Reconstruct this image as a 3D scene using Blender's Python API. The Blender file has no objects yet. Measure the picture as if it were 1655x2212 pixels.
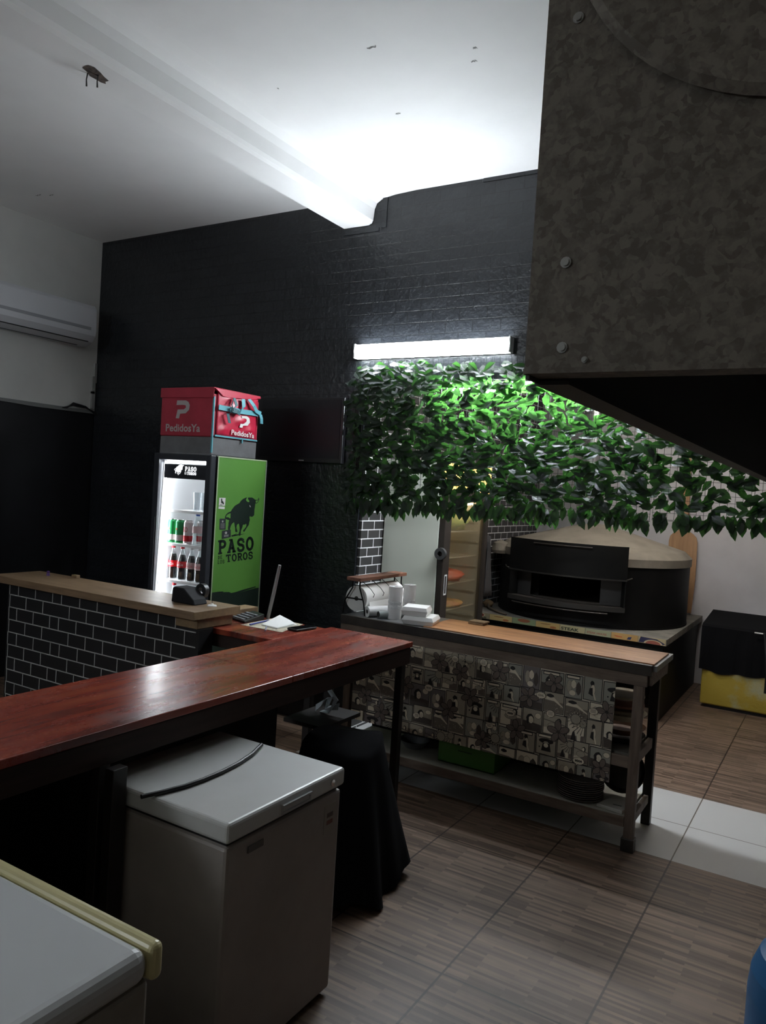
import bpy, bmesh, math, random
from mathutils import Vector, Matrix
random.seed(7)
PI = math.pi
S = bpy.context.scene
C = S.collection

# ------------------------------------------------------------------ camera, world, exposure
CAM_Z = 1.8
YAW, PITCH, ROLL, FPX = .543917, -.0313447, -.0617728, 1660.2
f = Vector((-math.sin(YAW)*math.cos(PITCH), math.cos(YAW)*math.cos(PITCH), math.sin(PITCH)))
r = Vector((math.cos(YAW), math.sin(YAW), 0)); d = f.cross(r)
cr, sr = math.cos(ROLL), math.sin(ROLL)
rx = r*cr + d*sr; dn = -r*sr + d*cr
cd = bpy.data.cameras.new('camera'); cam = bpy.data.objects.new('camera', cd); C.objects.link(cam)
mw = Matrix.Identity(4)
for i in range(3):
    mw[i][0] = rx[i]; mw[i][1] = -dn[i]; mw[i][2] = -f[i]
mw[2][3] = CAM_Z
cam.matrix_world = mw
cd.sensor_fit = 'VERTICAL'; cd.sensor_height = 36; cd.lens = FPX/2212*36; cd.clip_start = .02
S.camera = cam
W = bpy.data.worlds.new('world'); S.world = W; W.use_nodes = True
W.node_tree.nodes['Background'].inputs[0].default_value = (.75, .8, 1, 1)
W.node_tree.nodes['Background'].inputs[1].default_value = .0
S.view_settings.view_transform = 'Standard'; S.view_settings.look = 'None'
S.view_settings.exposure = 2.3; S.view_settings.gamma = 1
S.cycles.max_bounces = 10; S.cycles.diffuse_bounces = 6; S.cycles.transparent_max_bounces = 16
S.cycles.sample_clamp_indirect = 6
S.cycles.caustics_reflective = False; S.cycles.caustics_refractive = False
L_FRONT, L_KITCHEN, L_COOLER, L_DISPLAY, L_REAR, L_REARB_FILL, L_KFILL = 22.5, 28, 6, 1.0, .6, 27, 25

# ------------------------------------------------------------------ materials
def nodes(name):
    m = bpy.data.materials.new(name); m.use_nodes = True
    nt = m.node_tree; return m, nt, nt.nodes['Principled BSDF']
def N(nt, t, **k):
    n = nt.nodes.new(t)
    for a, v in k.items():
        if a in n.inputs.keys(): n.inputs[a].default_value = v
        else: setattr(n, a, v)
    return n
def c4(c): return (c[0], c[1], c[2], 1)
def M(name, col, rough=.5, metal=0, col2=None, ns=8, stretch=(1, 1, 1), bump=0, bs=40, emit=0, thr=(.35, .65), detail=5, spec=.5, coat=0, world=False, ecol=None):
    m, nt, b = nodes(name)
    b.inputs['Base Color'].default_value = c4(col); b.inputs['Roughness'].default_value = rough
    b.inputs['Metallic'].default_value = metal; b.inputs['Specular IOR Level'].default_value = spec
    b.inputs['Coat Weight'].default_value = coat
    if emit:
        b.inputs['Emission Color'].default_value = c4(ecol or col); b.inputs['Emission Strength'].default_value = emit
    if col2 or bump:
        if world: src = N(nt, 'ShaderNodeNewGeometry').outputs['Position']
        else: src = N(nt, 'ShaderNodeTexCoord').outputs['Object']
        mp = N(nt, 'ShaderNodeMapping'); mp.inputs['Scale'].default_value = stretch
        nt.links.new(src, mp.inputs['Vector'])
    if col2:
        n = N(nt, 'ShaderNodeTexNoise', Scale=ns, Detail=detail, Roughness=.6)
        nt.links.new(mp.outputs[0], n.inputs['Vector'])
        rp = N(nt, 'ShaderNodeValToRGB'); rp.color_ramp.elements[0].position = thr[0]; rp.color_ramp.elements[1].position = thr[1]
        rp.color_ramp.elements[0].color = c4(col); rp.color_ramp.elements[1].color = c4(col2)
        nt.links.new(n.outputs['Fac'], rp.inputs[0]); nt.links.new(rp.outputs[0], b.inputs['Base Color'])
    if bump:
        n2 = N(nt, 'ShaderNodeTexNoise', Scale=bs, Detail=4)
        nt.links.new(mp.outputs[0], n2.inputs['Vector'])
        bp = N(nt, 'ShaderNodeBump', Strength=bump, Distance=.01)
        nt.links.new(n2.outputs['Fac'], bp.inputs['Height']); nt.links.new(bp.outputs[0], b.inputs['Normal'])
    return m
def swz(nt, u, v, ou=0, ov=0):
    g = N(nt, 'ShaderNodeNewGeometry'); s = N(nt, 'ShaderNodeSeparateXYZ'); nt.links.new(g.outputs['Position'], s.inputs[0])
    c = N(nt, 'ShaderNodeCombineXYZ')
    for ax, o, k in ((u, ou, 0), (v, ov, 1)):
        a = N(nt, 'ShaderNodeMath', operation='SUBTRACT'); a.inputs[1].default_value = o
        nt.links.new(s.outputs[ax], a.inputs[0]); nt.links.new(a.outputs[0], c.inputs[k])
    return c.outputs[0]
def brick(nt, vec, w, h, mort, c1, c2, cm, off=.5, freq=2):
    b = N(nt, 'ShaderNodeTexBrick'); b.offset = off; b.offset_frequency = freq; b.squash = 1
    b.inputs['Scale'].default_value = 1; b.inputs['Brick Width'].default_value = w; b.inputs['Row Height'].default_value = h
    b.inputs['Mortar Size'].default_value = mort; b.inputs['Mortar Smooth'].default_value = .1
    b.inputs['Color1'].default_value = c4(c1); b.inputs['Color2'].default_value = c4(c2); b.inputs['Mortar'].default_value = c4(cm)
    nt.links.new(vec, b.inputs['Vector']); return b
def tile_mat(name, u, v, w, h, mort, c1, c2, cm, rough=.4, off=.5, ou=0, ov=0, bump=.0, emb=False):
    m, nt, b = nodes(name)
    k = brick(nt, swz(nt, u, v, ou, ov), w, h, mort, c1, c2, cm, off)
    nt.links.new(k.outputs['Color'], b.inputs['Base Color']); b.inputs['Roughness'].default_value = rough
    if bump:
        mx = N(nt, 'ShaderNodeMath', operation='MULTIPLY_ADD'); mx.inputs[1].default_value = -1.0
        g = N(nt, 'ShaderNodeNewGeometry'); n = N(nt, 'ShaderNodeTexNoise', Scale=28, Detail=2)
        nt.links.new(g.outputs['Position'], n.inputs['Vector'])
        ng = N(nt, 'ShaderNodeMath', operation='MULTIPLY'); ng.inputs[1].default_value = .45 if emb else .0
        nt.links.new(n.outputs['Fac'], ng.inputs[0])
        nt.links.new(k.outputs['Fac'], mx.inputs[0]); nt.links.new(ng.outputs[0], mx.inputs[2])
        bp = N(nt, 'ShaderNodeBump', Strength=bump, Distance=.012); nt.links.new(mx.outputs[0], bp.inputs['Height'])
        nt.links.new(bp.outputs[0], b.inputs['Normal'])
    return m
def floor_mat():
    m, nt, b = nodes('wood_look_floor_tile')
    v = swz(nt, 0, 1, -.65, 3.61)
    st = brick(nt, v, .22, .0155, 0, (.075, .044, .027), (.22, .148, .103), (0, 0, 0), .37, 3)
    n = N(nt, 'ShaderNodeTexNoise', Scale=1, Detail=5); mp = N(nt, 'ShaderNodeMapping'); mp.inputs['Scale'].default_value = (5, 60, 1)
    nt.links.new(v, mp.inputs[0]); nt.links.new(mp.outputs[0], n.inputs['Vector'])
    mr = N(nt, 'ShaderNodeMapRange'); mr.inputs['To Min'].default_value = .62; mr.inputs['To Max'].default_value = 1.35
    nt.links.new(n.outputs['Fac'], mr.inputs['Value'])
    mu = N(nt, 'ShaderNodeMix', data_type='RGBA', blend_type='MULTIPLY'); mu.inputs[0].default_value = 1
    nt.links.new(st.outputs['Color'], mu.inputs[6]); nt.links.new(mr.outputs[0], mu.inputs[7])
    # dirt patches
    n3 = N(nt, 'ShaderNodeTexNoise', Scale=2.2, Detail=6); nt.links.new(v, n3.inputs['Vector'])
    r3 = N(nt, 'ShaderNodeMapRange'); r3.inputs['From Min'].default_value = .35; r3.inputs['From Max'].default_value = .65; r3.inputs['To Min'].default_value = .8; r3.inputs['To Max'].default_value = 1.12
    nt.links.new(n3.outputs['Fac'], r3.inputs['Value'])
    mu2 = N(nt, 'ShaderNodeMix', data_type='RGBA', blend_type='MULTIPLY'); mu2.inputs[0].default_value = 1
    nt.links.new(mu.outputs[2], mu2.inputs[6]); nt.links.new(r3.outputs[0], mu2.inputs[7])
    gr = brick(nt, v, .531, 1.026, .0045, (1, 1, 1), (1, 1, 1), (.18, .14, .1), 0)
    mu3 = N(nt, 'ShaderNodeMix', data_type='RGBA', blend_type='MULTIPLY'); mu3.inputs[0].default_value = 1
    nt.links.new(mu2.outputs[2], mu3.inputs[6]); nt.links.new(gr.outputs['Color'], mu3.inputs[7])
    nt.links.new(mu3.outputs[2], b.inputs['Base Color']); b.inputs['Roughness'].default_value = .48
    bp = N(nt, 'ShaderNodeBump', Strength=.15, Distance=.003); nt.links.new(n.outputs['Fac'], bp.inputs['Height']); nt.links.new(bp.outputs[0], b.inputs['Normal'])
    return m
def galv_mat():
    m, nt, b = nodes('galvanised_sheet')
    t = N(nt, 'ShaderNodeTexCoord')
    n = N(nt, 'ShaderNodeTexNoise', Scale=60, Detail=2); nt.links.new(t.outputs['Object'], n.inputs['Vector'])
    v = N(nt, 'ShaderNodeTexVoronoi', Scale=150, Randomness=1)
    ad = N(nt, 'ShaderNodeMix', data_type='VECTOR'); ad.inputs[0].default_value = .02
    nt.links.new(t.outputs['Object'], ad.inputs[4]); nt.links.new(n.outputs['Color'], ad.inputs[5])
    nt.links.new(ad.outputs[1], v.inputs['Vector'])
    n2 = N(nt, 'ShaderNodeTexNoise', Scale=45, Detail=4, Roughness=.65); nt.links.new(t.outputs['Object'], n2.inputs['Vector'])
    sp = N(nt, 'ShaderNodeSeparateColor'); nt.links.new(v.outputs['Color'], sp.inputs[0])
    a = N(nt, 'ShaderNodeMath', operation='MULTIPLY_ADD'); a.inputs[1].default_value = .28
    nt.links.new(sp.outputs[0], a.inputs[0]); nt.links.new(n2.outputs['Fac'], a.inputs[2])
    rp = N(nt, 'ShaderNodeValToRGB'); rp.color_ramp.elements[0].position = .5; rp.color_ramp.elements[1].position = .78
    rp.color_ramp.elements[0].color = (.10, .085, .068, 1); rp.color_ramp.elements[1].color = (.18, .158, .13, 1)
    nt.links.new(a.outputs[0], rp.inputs[0]); nt.links.new(rp.outputs[0], b.inputs['Base Color'])
    b.inputs['Metallic'].default_value = .25; b.inputs['Roughness'].default_value = .6
    return m
def leaf_mat(name, top, trans, fac):
    m = bpy.data.materials.new(name); m.use_nodes = True; nt = m.node_tree
    b = nt.nodes['Principled BSDF']; out = nt.nodes['Material Output']
    oi = N(nt, 'ShaderNodeAttribute', attribute_name='tone')
    h = N(nt, 'ShaderNodeHueSaturation'); h.inputs['Color'].default_value = c4(top)
    mr = N(nt, 'ShaderNodeMapRange'); mr.inputs['To Min'].default_value = .55; mr.inputs['To Max'].default_value = 1.5
    nt.links.new(oi.outputs['Fac'], mr.inputs['Value']); nt.links.new(mr.outputs[0], h.inputs['Value'])
    nt.links.new(h.outputs[0], b.inputs['Base Color']); b.inputs['Roughness'].default_value = .42
    uv = N(nt, 'ShaderNodeUVMap'); wv = N(nt, 'ShaderNodeTexWave', Scale=1.1); wv.bands_direction = 'Y'
    nt.links.new(uv.outputs[0], wv.inputs['Vector'])
    bp = N(nt, 'ShaderNodeBump', Strength=.5, Distance=.002); nt.links.new(wv.outputs['Fac'], bp.inputs['Height']); nt.links.new(bp.outputs[0], b.inputs['Normal'])
    t = N(nt, 'ShaderNodeBsdfTranslucent'); t.inputs['Color'].default_value = c4(trans)
    mx = N(nt, 'ShaderNodeMixShader'); mx.inputs[0].default_value = fac
    nt.links.new(b.outputs[0], mx.inputs[1]); nt.links.new(t.outputs[0], mx.inputs[2]); nt.links.new(mx.outputs[0], out.inputs[0])
    return m
def glass_mat(name, tint=(1, 1, 1), gl=.08, rough=.02, haze=0, hazecol=(1, 1, 1)):
    m = bpy.data.materials.new(name); m.use_nodes = True; nt = m.node_tree; nt.nodes.remove(nt.nodes['Principled BSDF'])
    out = nt.nodes['Material Output']
    t = N(nt, 'ShaderNodeBsdfTransparent'); t.inputs[0].default_value = c4(tint)
    g = N(nt, 'ShaderNodeBsdfGlossy'); g.inputs['Roughness'].default_value = rough; g.inputs[0].default_value = (1, 1, 1, 1)
    fr = N(nt, 'ShaderNodeLayerWeight', Blend=.5); pw = N(nt, 'ShaderNodeMath', operation='POWER'); pw.inputs[1].default_value = 4
    nt.links.new(fr.outputs['Facing'], pw.inputs[0])
    ad = N(nt, 'ShaderNodeMath', operation='MULTIPLY_ADD'); ad.inputs[1].default_value = .6; ad.inputs[2].default_value = gl
    nt.links.new(pw.outputs[0], ad.inputs[0])
    mx = N(nt, 'ShaderNodeMixShader'); nt.links.new(ad.outputs[0], mx.inputs[0]); nt.links.new(t.outputs[0], mx.inputs[1]); nt.links.new(g.outputs[0], mx.inputs[2])
    last = mx
    if haze:
        df = N(nt, 'ShaderNodeBsdfTranslucent'); df.inputs[0].default_value = c4(hazecol)
        m2 = N(nt, 'ShaderNodeMixShader'); m2.inputs[0].default_value = haze
        nt.links.new(mx.outputs[0], m2.inputs[1]); nt.links.new(df.outputs[0], m2.inputs[2]); last = m2
    nt.links.new(last.outputs[0], out.inputs[0]); return m
def red_wood():
    m, nt, b = nodes('red_varnished_wood')
    t = N(nt, 'ShaderNodeNewGeometry')
    mp = N(nt, 'ShaderNodeMapping'); mp.inputs['Scale'].default_value = (9, 1.3, 4); nt.links.new(t.outputs['Position'], mp.inputs[0])
    n = N(nt, 'ShaderNodeTexNoise', Scale=1.6, Detail=5, Roughness=.5); nt.links.new(mp.outputs[0], n.inputs['Vector'])
    rp = N(nt, 'ShaderNodeValToRGB'); e = rp.color_ramp.elements
    e[0].position = .3; e[0].color = (.095, .022, .015, 1); e[1].position = .7; e[1].color = (.30, .068, .032, 1)
    x = e.new(.5); x.color = (.23, .036, .020, 1)
    nt.links.new(n.outputs['Fac'], rp.inputs[0])
    n2 = N(nt, 'ShaderNodeTexNoise', Scale=2.3, Detail=8, Roughness=.7); mp2 = N(nt, 'ShaderNodeMapping'); mp2.inputs['Scale'].default_value = (3, 1, 1)
    nt.links.new(t.outputs['Position'], mp2.inputs[0]); nt.links.new(mp2.outputs[0], n2.inputs['Vector'])
    r2 = N(nt, 'ShaderNodeMapRange'); r2.inputs['From Min'].default_value = .56; r2.inputs['From Max'].default_value = .64; nt.links.new(n2.outputs['Fac'], r2.inputs['Value'])
    mx = N(nt, 'ShaderNodeMix', data_type='RGBA'); mx.inputs[7].default_value = (.17, .10, .09, 1)
    sc = N(nt, 'ShaderNodeMath', operation='MULTIPLY'); sc.inputs[1].default_value = .65; nt.links.new(r2.outputs[0], sc.inputs[0])
    nt.links.new(sc.outputs[0], mx.inputs[0]); nt.links.new(rp.outputs[0], mx.inputs[6]); nt.links.new(mx.outputs[2], b.inputs['Base Color'])
    ro = N(nt, 'ShaderNodeMapRange'); ro.inputs['To Min'].default_value = .12; ro.inputs['To Max'].default_value = .42; nt.links.new(n2.outputs['Fac'], ro.inputs['Value'])
    nt.links.new(ro.outputs[0], b.inputs['Roughness'])
    mp3 = N(nt, 'ShaderNodeMapping'); mp3.inputs['Scale'].default_value = (60, 6, 20); nt.links.new(t.outputs['Position'], mp3.inputs[0])
    n3 = N(nt, 'ShaderNodeTexNoise', Scale=2, Detail=3); nt.links.new(mp3.outputs[0], n3.inputs['Vector'])
    bp = N(nt, 'ShaderNodeBump', Strength=.1, Distance=.003); nt.links.new(n3.outputs['Fac'], bp.inputs['Height']); nt.links.new(bp.outputs[0], b.inputs['Normal'])
    return m
def attr_mat(name, rough=.55):
    m, nt, b = nodes(name)
    a = N(nt, 'ShaderNodeAttribute', attribute_name='Col'); nt.links.new(a.outputs['Color'], b.inputs['Base Color'])
    b.inputs['Roughness'].default_value = rough; return m

wall_white = M('white_wall_paint', (.60, .60, .57), .75, col2=(.53, .535, .51), ns=1.5, bump=.12, bs=25, world=True)
ceil_white = M('white_ceiling_paint', (.88, .88, .87), .8, col2=(.82, .82, .81), ns=1.2, bump=.1, bs=12, world=True)
kit_white = M('kitchen_white_paint', (.62, .60, .62), .7, col2=(.54, .52, .54), ns=1.6, bump=.08, bs=30, world=True)
foam = tile_mat('black_embossed_brick', 0, 2, .203, .082, .0035, (.009, .0105, .013), (.014, .016, .019), (.005, .006, .007), .33, ov=.01, bump=1.0, emb=True)
black_low = M('black_painted_wall', (.006, .006, .007), .5, col2=(.009, .009, .011), ns=3, world=True, spec=.3)
tile_y = tile_mat('black_brick_wallpaper_side', 1, 2, .165, .0665, .0042, (.035, .033, .033), (.045, .042, .042), (.75, .75, .75), .45, ov=.02, ou=.03)
tile_black = M('black_tile', (.018, .018, .019), .35)
grout_w = M('white_grout', (.42, .42, .40), .7)
wood_floor = floor_mat()
white_tile = tile_mat('white_threshold_tile', 0, 1, .531, .504, .0035, (.46, .46, .45), (.43, .43, .42), (.1, .08, .06), .4, off=0, ou=-.65, ov=4.607)
galv = galv_mat()
redw = red_wood()
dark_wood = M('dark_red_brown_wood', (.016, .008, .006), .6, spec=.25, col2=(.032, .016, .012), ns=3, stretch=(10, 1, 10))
grey_wood = M('weathered_grey_brown_wood', (.12, .085, .062), .65, col2=(.20, .15, .115), ns=3, stretch=(1.5, 12, 12), bump=.2)
leg_wood = M('weathered_leg_wood', (.11, .078, .058), .65, col2=(.19, .14, .108), ns=3, stretch=(12, 12, 1.5), bump=.2)
black_leg = M('black_painted_wood', (.014, .011, .010), .45)
ledge_wood = M('brown_ledge_wood', (.16, .10, .055), .45, col2=(.25, .165, .095), ns=3, stretch=(1.2, 10, 10), bump=.15)
board_wood = M('orange_brown_board', (.30, .125, .045), .4, col2=(.50, .24, .10), ns=3.5, stretch=(1.2, 14, 14), bump=.2)
end_wood = M('pale_end_grain', (.27, .18, .09), .6, col2=(.18, .115, .06), ns=18)
steel = M('dull_steel', (.34, .35, .36), .35, .8, col2=(.28, .29, .3), ns=6)
dark_steel = M('dark_blackened_steel', (.04, .036, .034), .4, .5, col2=(.07, .06, .05), ns=7)
chrome = M('chrome', (.75, .75, .75), .2, 1)
black_metal = M('black_oven_paint', (.004, .004, .004), .55, 0, col2=(.007, .0065, .006), ns=5, spec=.18)
black_pl = M('black_plastic', (.012, .012, .013), .4)
black_fab = M('black_fabric', (.006, .006, .007), .95, spec=.1)
white_en = M('white_enamel', (.60, .61, .60), .32, col2=(.55, .55, .53), ns=2)
beige_en = M('dirty_white_enamel', (.36, .325, .30), .45, col2=(.28, .25, .23), ns=2.5)
cream_pl = M('yellowed_cream_plastic', (.62, .56, .30), .3)
concrete = M('dusty_concrete_render', (.27, .235, .185), .9, col2=(.20, .172, .135), ns=4, bump=.3, bs=30)
platform_m = M('dusty_dark_slab', (.13, .12, .10), .8, col2=(.22, .2, .17), ns=8)
paper_w = M('white_paper', (.82, .82, .80), .7)
plastic_w = M('glossy_white_film', (.78, .78, .78), .25)
foam_w = M('white_foam', (.85, .85, .84), .6)
red_fab = M('red_bag_vinyl', (.55, .018, .055), .35, col2=(.46, .015, .045), ns=5, bump=.25, bs=9)
red_mat_fab = M('red_bag_fabric', (.42, .025, .05), .7, col2=(.34, .02, .04), ns=6, bump=.25, bs=9)
grey_fab = M('grey_bag_fabric', (.15, .15, .155), .85, col2=(.12, .12, .12), ns=9)
teal = M('teal_webbing', (.10, .36, .42), .6)
teal_dk = M('dark_teal_webbing', (.04, .13, .15), .6)
print_w = M('pale_print', (.72, .70, .67), .55)
green_p = M('green_cooler_graphic', (.12, .31, .055), .4, col2=(.10, .275, .048), ns=1.5)
ink = M('dark_green_ink', (.010, .022, .016), .4)
liner = M('white_cooler_liner', (.75, .76, .77), .4)
glassm = glass_mat('door_glass', (1, 1, 1), .02)
glass_pet = glass_mat('clear_plastic_bottle', (.90, .95, .95), .1, .05)
glass_tum = glass_mat('tumbler_glass', (.93, .95, .96), .12, .05)
cola = M('cola', (.018, .008, .006), .12)
red_lab = M('red_bottle_label', (.55, .012, .02), .4)
pale_lab = M('pale_pink_label', (.62, .42, .42), .45)
led = M('white_led_strip', (.9, .95, 1), .5, emit=L_COOLER)
yellow_en = M('rusted_yellow_enamel', (.40, .29, .035), .6, col2=(.40, .38, .22), ns=3.2, thr=(.48, .62), bump=.15)
comic_m = attr_mat('comic_print'); tiles_m = attr_mat('printed_tiles', .35)
blue_p = M('blue_painted_steel', (.022, .10, .24), .4, col2=(.03, .13, .29), ns=4)
crate_g = M('green_plastic', (.09, .26, .05), .45)
screw_m = M('zinc_screw', (.4, .4, .38), .35, .9)
leafA = leaf_mat('ivy_leaf_dark', (.017, .034, .023), (.05, .17, .028), .33)
wire_m = M('dark_green_plastic_grid', (.008, .02, .012), .5)

# ------------------------------------------------------------------ mesh building
OFF = {}
class MB:
    def __init__(s): s.v = []; s.f = []; s.sm = []; s.c = []; s.uv = []; s.mi = []; s.cur = None; s.curm = 0
    def face(s, pts, smooth=False, uv=None):
        k = len(s.v); s.v += [tuple(p) for p in pts]; s.f.append(list(range(k, k+len(pts)))); s.sm.append(smooth); s.c.append(s.cur); s.uv.append(uv); s.mi.append(s.curm); return s
    def mesh(s, vs, fs, smooth=False):
        k = len(s.v); s.v += [tuple(p) for p in vs]
        for q in fs: s.f.append([k+i for i in q]); s.sm.append(smooth); s.c.append(s.cur); s.uv.append(None); s.mi.append(s.curm)
        return s
    def box(s, x0, x1, y0, y1, z0, z1, Mx=None):
        x0, x1 = min(x0, x1), max(x0, x1); y0, y1 = min(y0, y1), max(y0, y1); z0, z1 = min(z0, z1), max(z0, z1)
        vs = [Vector((x, y, z)) for z in (z0, z1) for x, y in ((x0, y0), (x1, y0), (x1, y1), (x0, y1))]
        if Mx: vs = [Mx @ v for v in vs]
        return s.mesh(vs, [(3, 2, 1, 0), (4, 5, 6, 7), (0, 1, 5, 4), (1, 2, 6, 5), (2, 3, 7, 6), (3, 0, 4, 7)])
    def hexa(s, b, t):
        return s.mesh(list(b)+list(t), [(3, 2, 1, 0), (4, 5, 6, 7), (0, 1, 5, 4), (1, 2, 6, 5), (2, 3, 7, 6), (3, 0, 4, 7)])
    def prism(s, poly, fn, t0, t1):
        a = [fn(p[0], p[1], t0) for p in poly]; b = [fn(p[0], p[1], t1) for p in poly]; n = len(poly)
        s.face(a); s.face(b[::-1])
        for i in range(n): s.face([a[i], b[i], b[(i+1) % n], a[(i+1) % n]])
        return s
    def lathe(s, prof, o=(0, 0, 0), seg=32, axis='Z', a0=0, a1=2*PI, smooth=True, Mx=None):
        full = abs(a1-a0-2*PI) < 1e-6; n = seg if full else seg+1
        def pt(rr, h, a):
            c, q = rr*math.cos(a), rr*math.sin(a)
            p = {'Z': (c, q, h), 'Y': (c, h, q), 'X': (h, c, q)}[axis]
            p = Vector((p[0]+o[0], p[1]+o[1], p[2]+o[2])); return Mx @ p if Mx else p
        for i in range(len(prof)-1):
            (r0, h0), (r1, h1) = prof[i], prof[i+1]
            vs = []; fs = []
            for j in range(n):
                a = a0+(a1-a0)*j/seg; vs += [pt(r0, h0, a), pt(r1, h1, a)]
            for j in range(seg):
                k = (j+1) % n; fs.append((2*j, 2*k, 2*k+1, 2*j+1))
            s.mesh(vs, fs, smooth)
        return s
    def cyl(s, o, rr, h, axis='Z', seg=24, Mx=None):
        return s.lathe([(0, 0), (rr, 0), (rr, h), (0, h)], o, seg, axis, Mx=Mx)
    def tube(s, pts, rr, seg=8, closed=False):
        P = [Vector(p) for p in pts]; n = len(P); rings = []
        up = None
        for i in range(n):
            if closed: t = (P[(i+1) % n]-P[i-1])
            else: t = P[min(i+1, n-1)]-P[max(i-1, 0)]
            t.normalize()
            if up is None:
                up = Vector((0, 0, 1)) if abs(t.z) < .9 else Vector((1, 0, 0))
            x = t.cross(up).normalized(); up = x.cross(t).normalized()
            R = rr[i] if isinstance(rr, (list, tuple)) else rr
            rings.append([P[i]+(x*math.cos(2*PI*k/seg)+up*math.sin(2*PI*k/seg))*R for k in range(seg)])
        vs = [v for q in rings for v in q]; fs = []
        for i in range(n if closed else n-1):
            j = (i+1) % n
            for k in range(seg):
                l = (k+1) % seg; fs.append((i*seg+k, i*seg+l, j*seg+l, j*seg+k))
        s.mesh(vs, fs, True)
        if not closed: s.face(rings[0][::-1]); s.face(rings[-1])
        return s
    def ribbon(s, pts, w, t=.003):
        # pts: list of (point, width-direction)
        P = [Vector(p) for p, _ in pts]; D = [Vector(q).normalized()*w/2 for _, q in pts]; n = len(P)
        for i in range(n-1):
            tt = (P[i+1]-P[i]).normalized(); nn = tt.cross(D[i]).normalized()*t
            s.hexa([P[i]-D[i], P[i]+D[i], P[i+1]+D[i+1], P[i+1]-D[i+1]], [P[i]-D[i]+nn, P[i]+D[i]+nn, P[i+1]+D[i+1]+nn, P[i+1]-D[i+1]+nn])
        return s
    def build(s, name, mat, parent=None, bevel=0, seg=2, kind=None, origin=True, solid=0, sub=0):
        me = bpy.data.meshes.new(name)
        if parent is not None: off = OFF[parent.name]
        elif origin and s.v:
            xs = [v[0] for v in s.v]; ys = [v[1] for v in s.v]; off = Vector(((min(xs)+max(xs))/2, (min(ys)+max(ys))/2, min(v[2] for v in s.v)))
        else: off = Vector((0, 0, 0))
        me.from_pydata([(v[0]-off[0], v[1]-off[1], v[2]-off[2]) for v in s.v], [], s.f)
        if any(c is not None for c in s.c):
            ca = me.color_attributes.new('Col', 'FLOAT_COLOR', 'CORNER'); i = 0
            for q, c in zip(s.f, s.c):
                for _ in q: ca.data[i].color = c4(c or (0, 0, 0)); i += 1
        if any(u is not None for u in s.uv):
            ul = me.uv_layers.new(name='UVMap'); i = 0
            for q, u in zip(s.f, s.uv):
                for j in range(len(q)): ul.data[i].uv = u[j] if u else (0, 0); i += 1
        for m_ in (mat if isinstance(mat, (list, tuple)) else [mat]): me.materials.append(m_)
        for p, sm, mi in zip(me.polygons, s.sm, s.mi): p.use_smooth = sm; p.material_index = mi
        o = bpy.data.objects.new(name, me); C.objects.link(o)
        if parent is not None: o.parent = parent; OFF[o.name] = off
        else: o.location = off; OFF[o.name] = off
        if bevel:
            bm = bmesh.new(); bm.from_mesh(me); bmesh.ops.remove_doubles(bm, verts=bm.verts, dist=1e-5); bm.to_mesh(me); bm.free()
            b = o.modifiers.new('bevel', 'BEVEL'); b.width = bevel; b.segments = seg; b.limit_method = 'ANGLE'; b.harden_normals = False
        if solid:
            b = o.modifiers.new('solid', 'SOLIDIFY'); b.thickness = solid
        if sub:
            bm = bmesh.new(); bm.from_mesh(me); bmesh.ops.remove_doubles(bm, verts=bm.verts, dist=1e-5); bm.to_mesh(me); bm.free()
            b = o.modifiers.new('sub', 'SUBSURF'); b.levels = sub; b.render_levels = sub
        if kind: o['kind'] = kind
        return o
def tag(o, label, cat, group=None, kind=None):
    o['label'] = label; o['category'] = cat
    if group: o['group'] = group
    if kind: o['kind'] = kind
    return o
def thing(name, label, cat, loc, group=None):
    o = bpy.data.objects.new(name, None); C.objects.link(o); o.location = loc; o.empty_display_size = .1
    OFF[o.name] = Vector(loc); return tag(o, label, cat, group)
def struct(name, mb, mat, **k):
    return mb.build(name, mat, kind='structure', origin=False, **k)
def B(*a): return MB().box(*a)
def clone(root, dx, label=None, skip=()):
    rt = root.copy(); C.objects.link(rt); rt.location = root.location+Vector(dx)
    if label: rt['label'] = label
    for ch in list(root.children):
        c_ = ch.copy(); C.objects.link(c_); c_.parent = rt
        for g in list(ch.children):
            g2 = g.copy(); C.objects.link(g2); g2.parent = c_
    return rt
def quadmap(q):
    q = [Vector(p) for p in q]  # TL TR BR BL in 3D
    def fn(u, v, t=0):
        n = (q[1]-q[0]).cross(q[3]-q[0]).normalized()
        return (q[3]*(1-u)+q[2]*u)*(1-v)+(q[0]*(1-u)+q[1]*u)*v + n*t
    return fn
def text_mb(mb, txt, fn, bold=.0, res=3):
    cu = bpy.data.curves.new('t', 'FONT'); cu.body = txt; cu.offset = bold; cu.resolution_u = res
    o = bpy.data.objects.new('t', cu); C.objects.link(o)
    dg = bpy.context.evaluated_depsgraph_get(); me = o.evaluated_get(dg).to_mesh()
    vs = [v.co.copy() for v in me.vertices]; fs = [tuple(p.vertices) for p in me.polygons]
    x0, x1 = min(v.x for v in vs), max(v.x for v in vs); y0, y1 = min(v.y for v in vs), max(v.y for v in vs)
    out = [fn((v.x-x0)/(x1-x0), (v.y-y0)/(y1-y0)) for v in vs]
    mb.mesh(out, fs); o.evaluated_get(dg).to_mesh_clear(); bpy.data.objects.remove(o); bpy.data.curves.remove(cu)
    return mb
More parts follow.
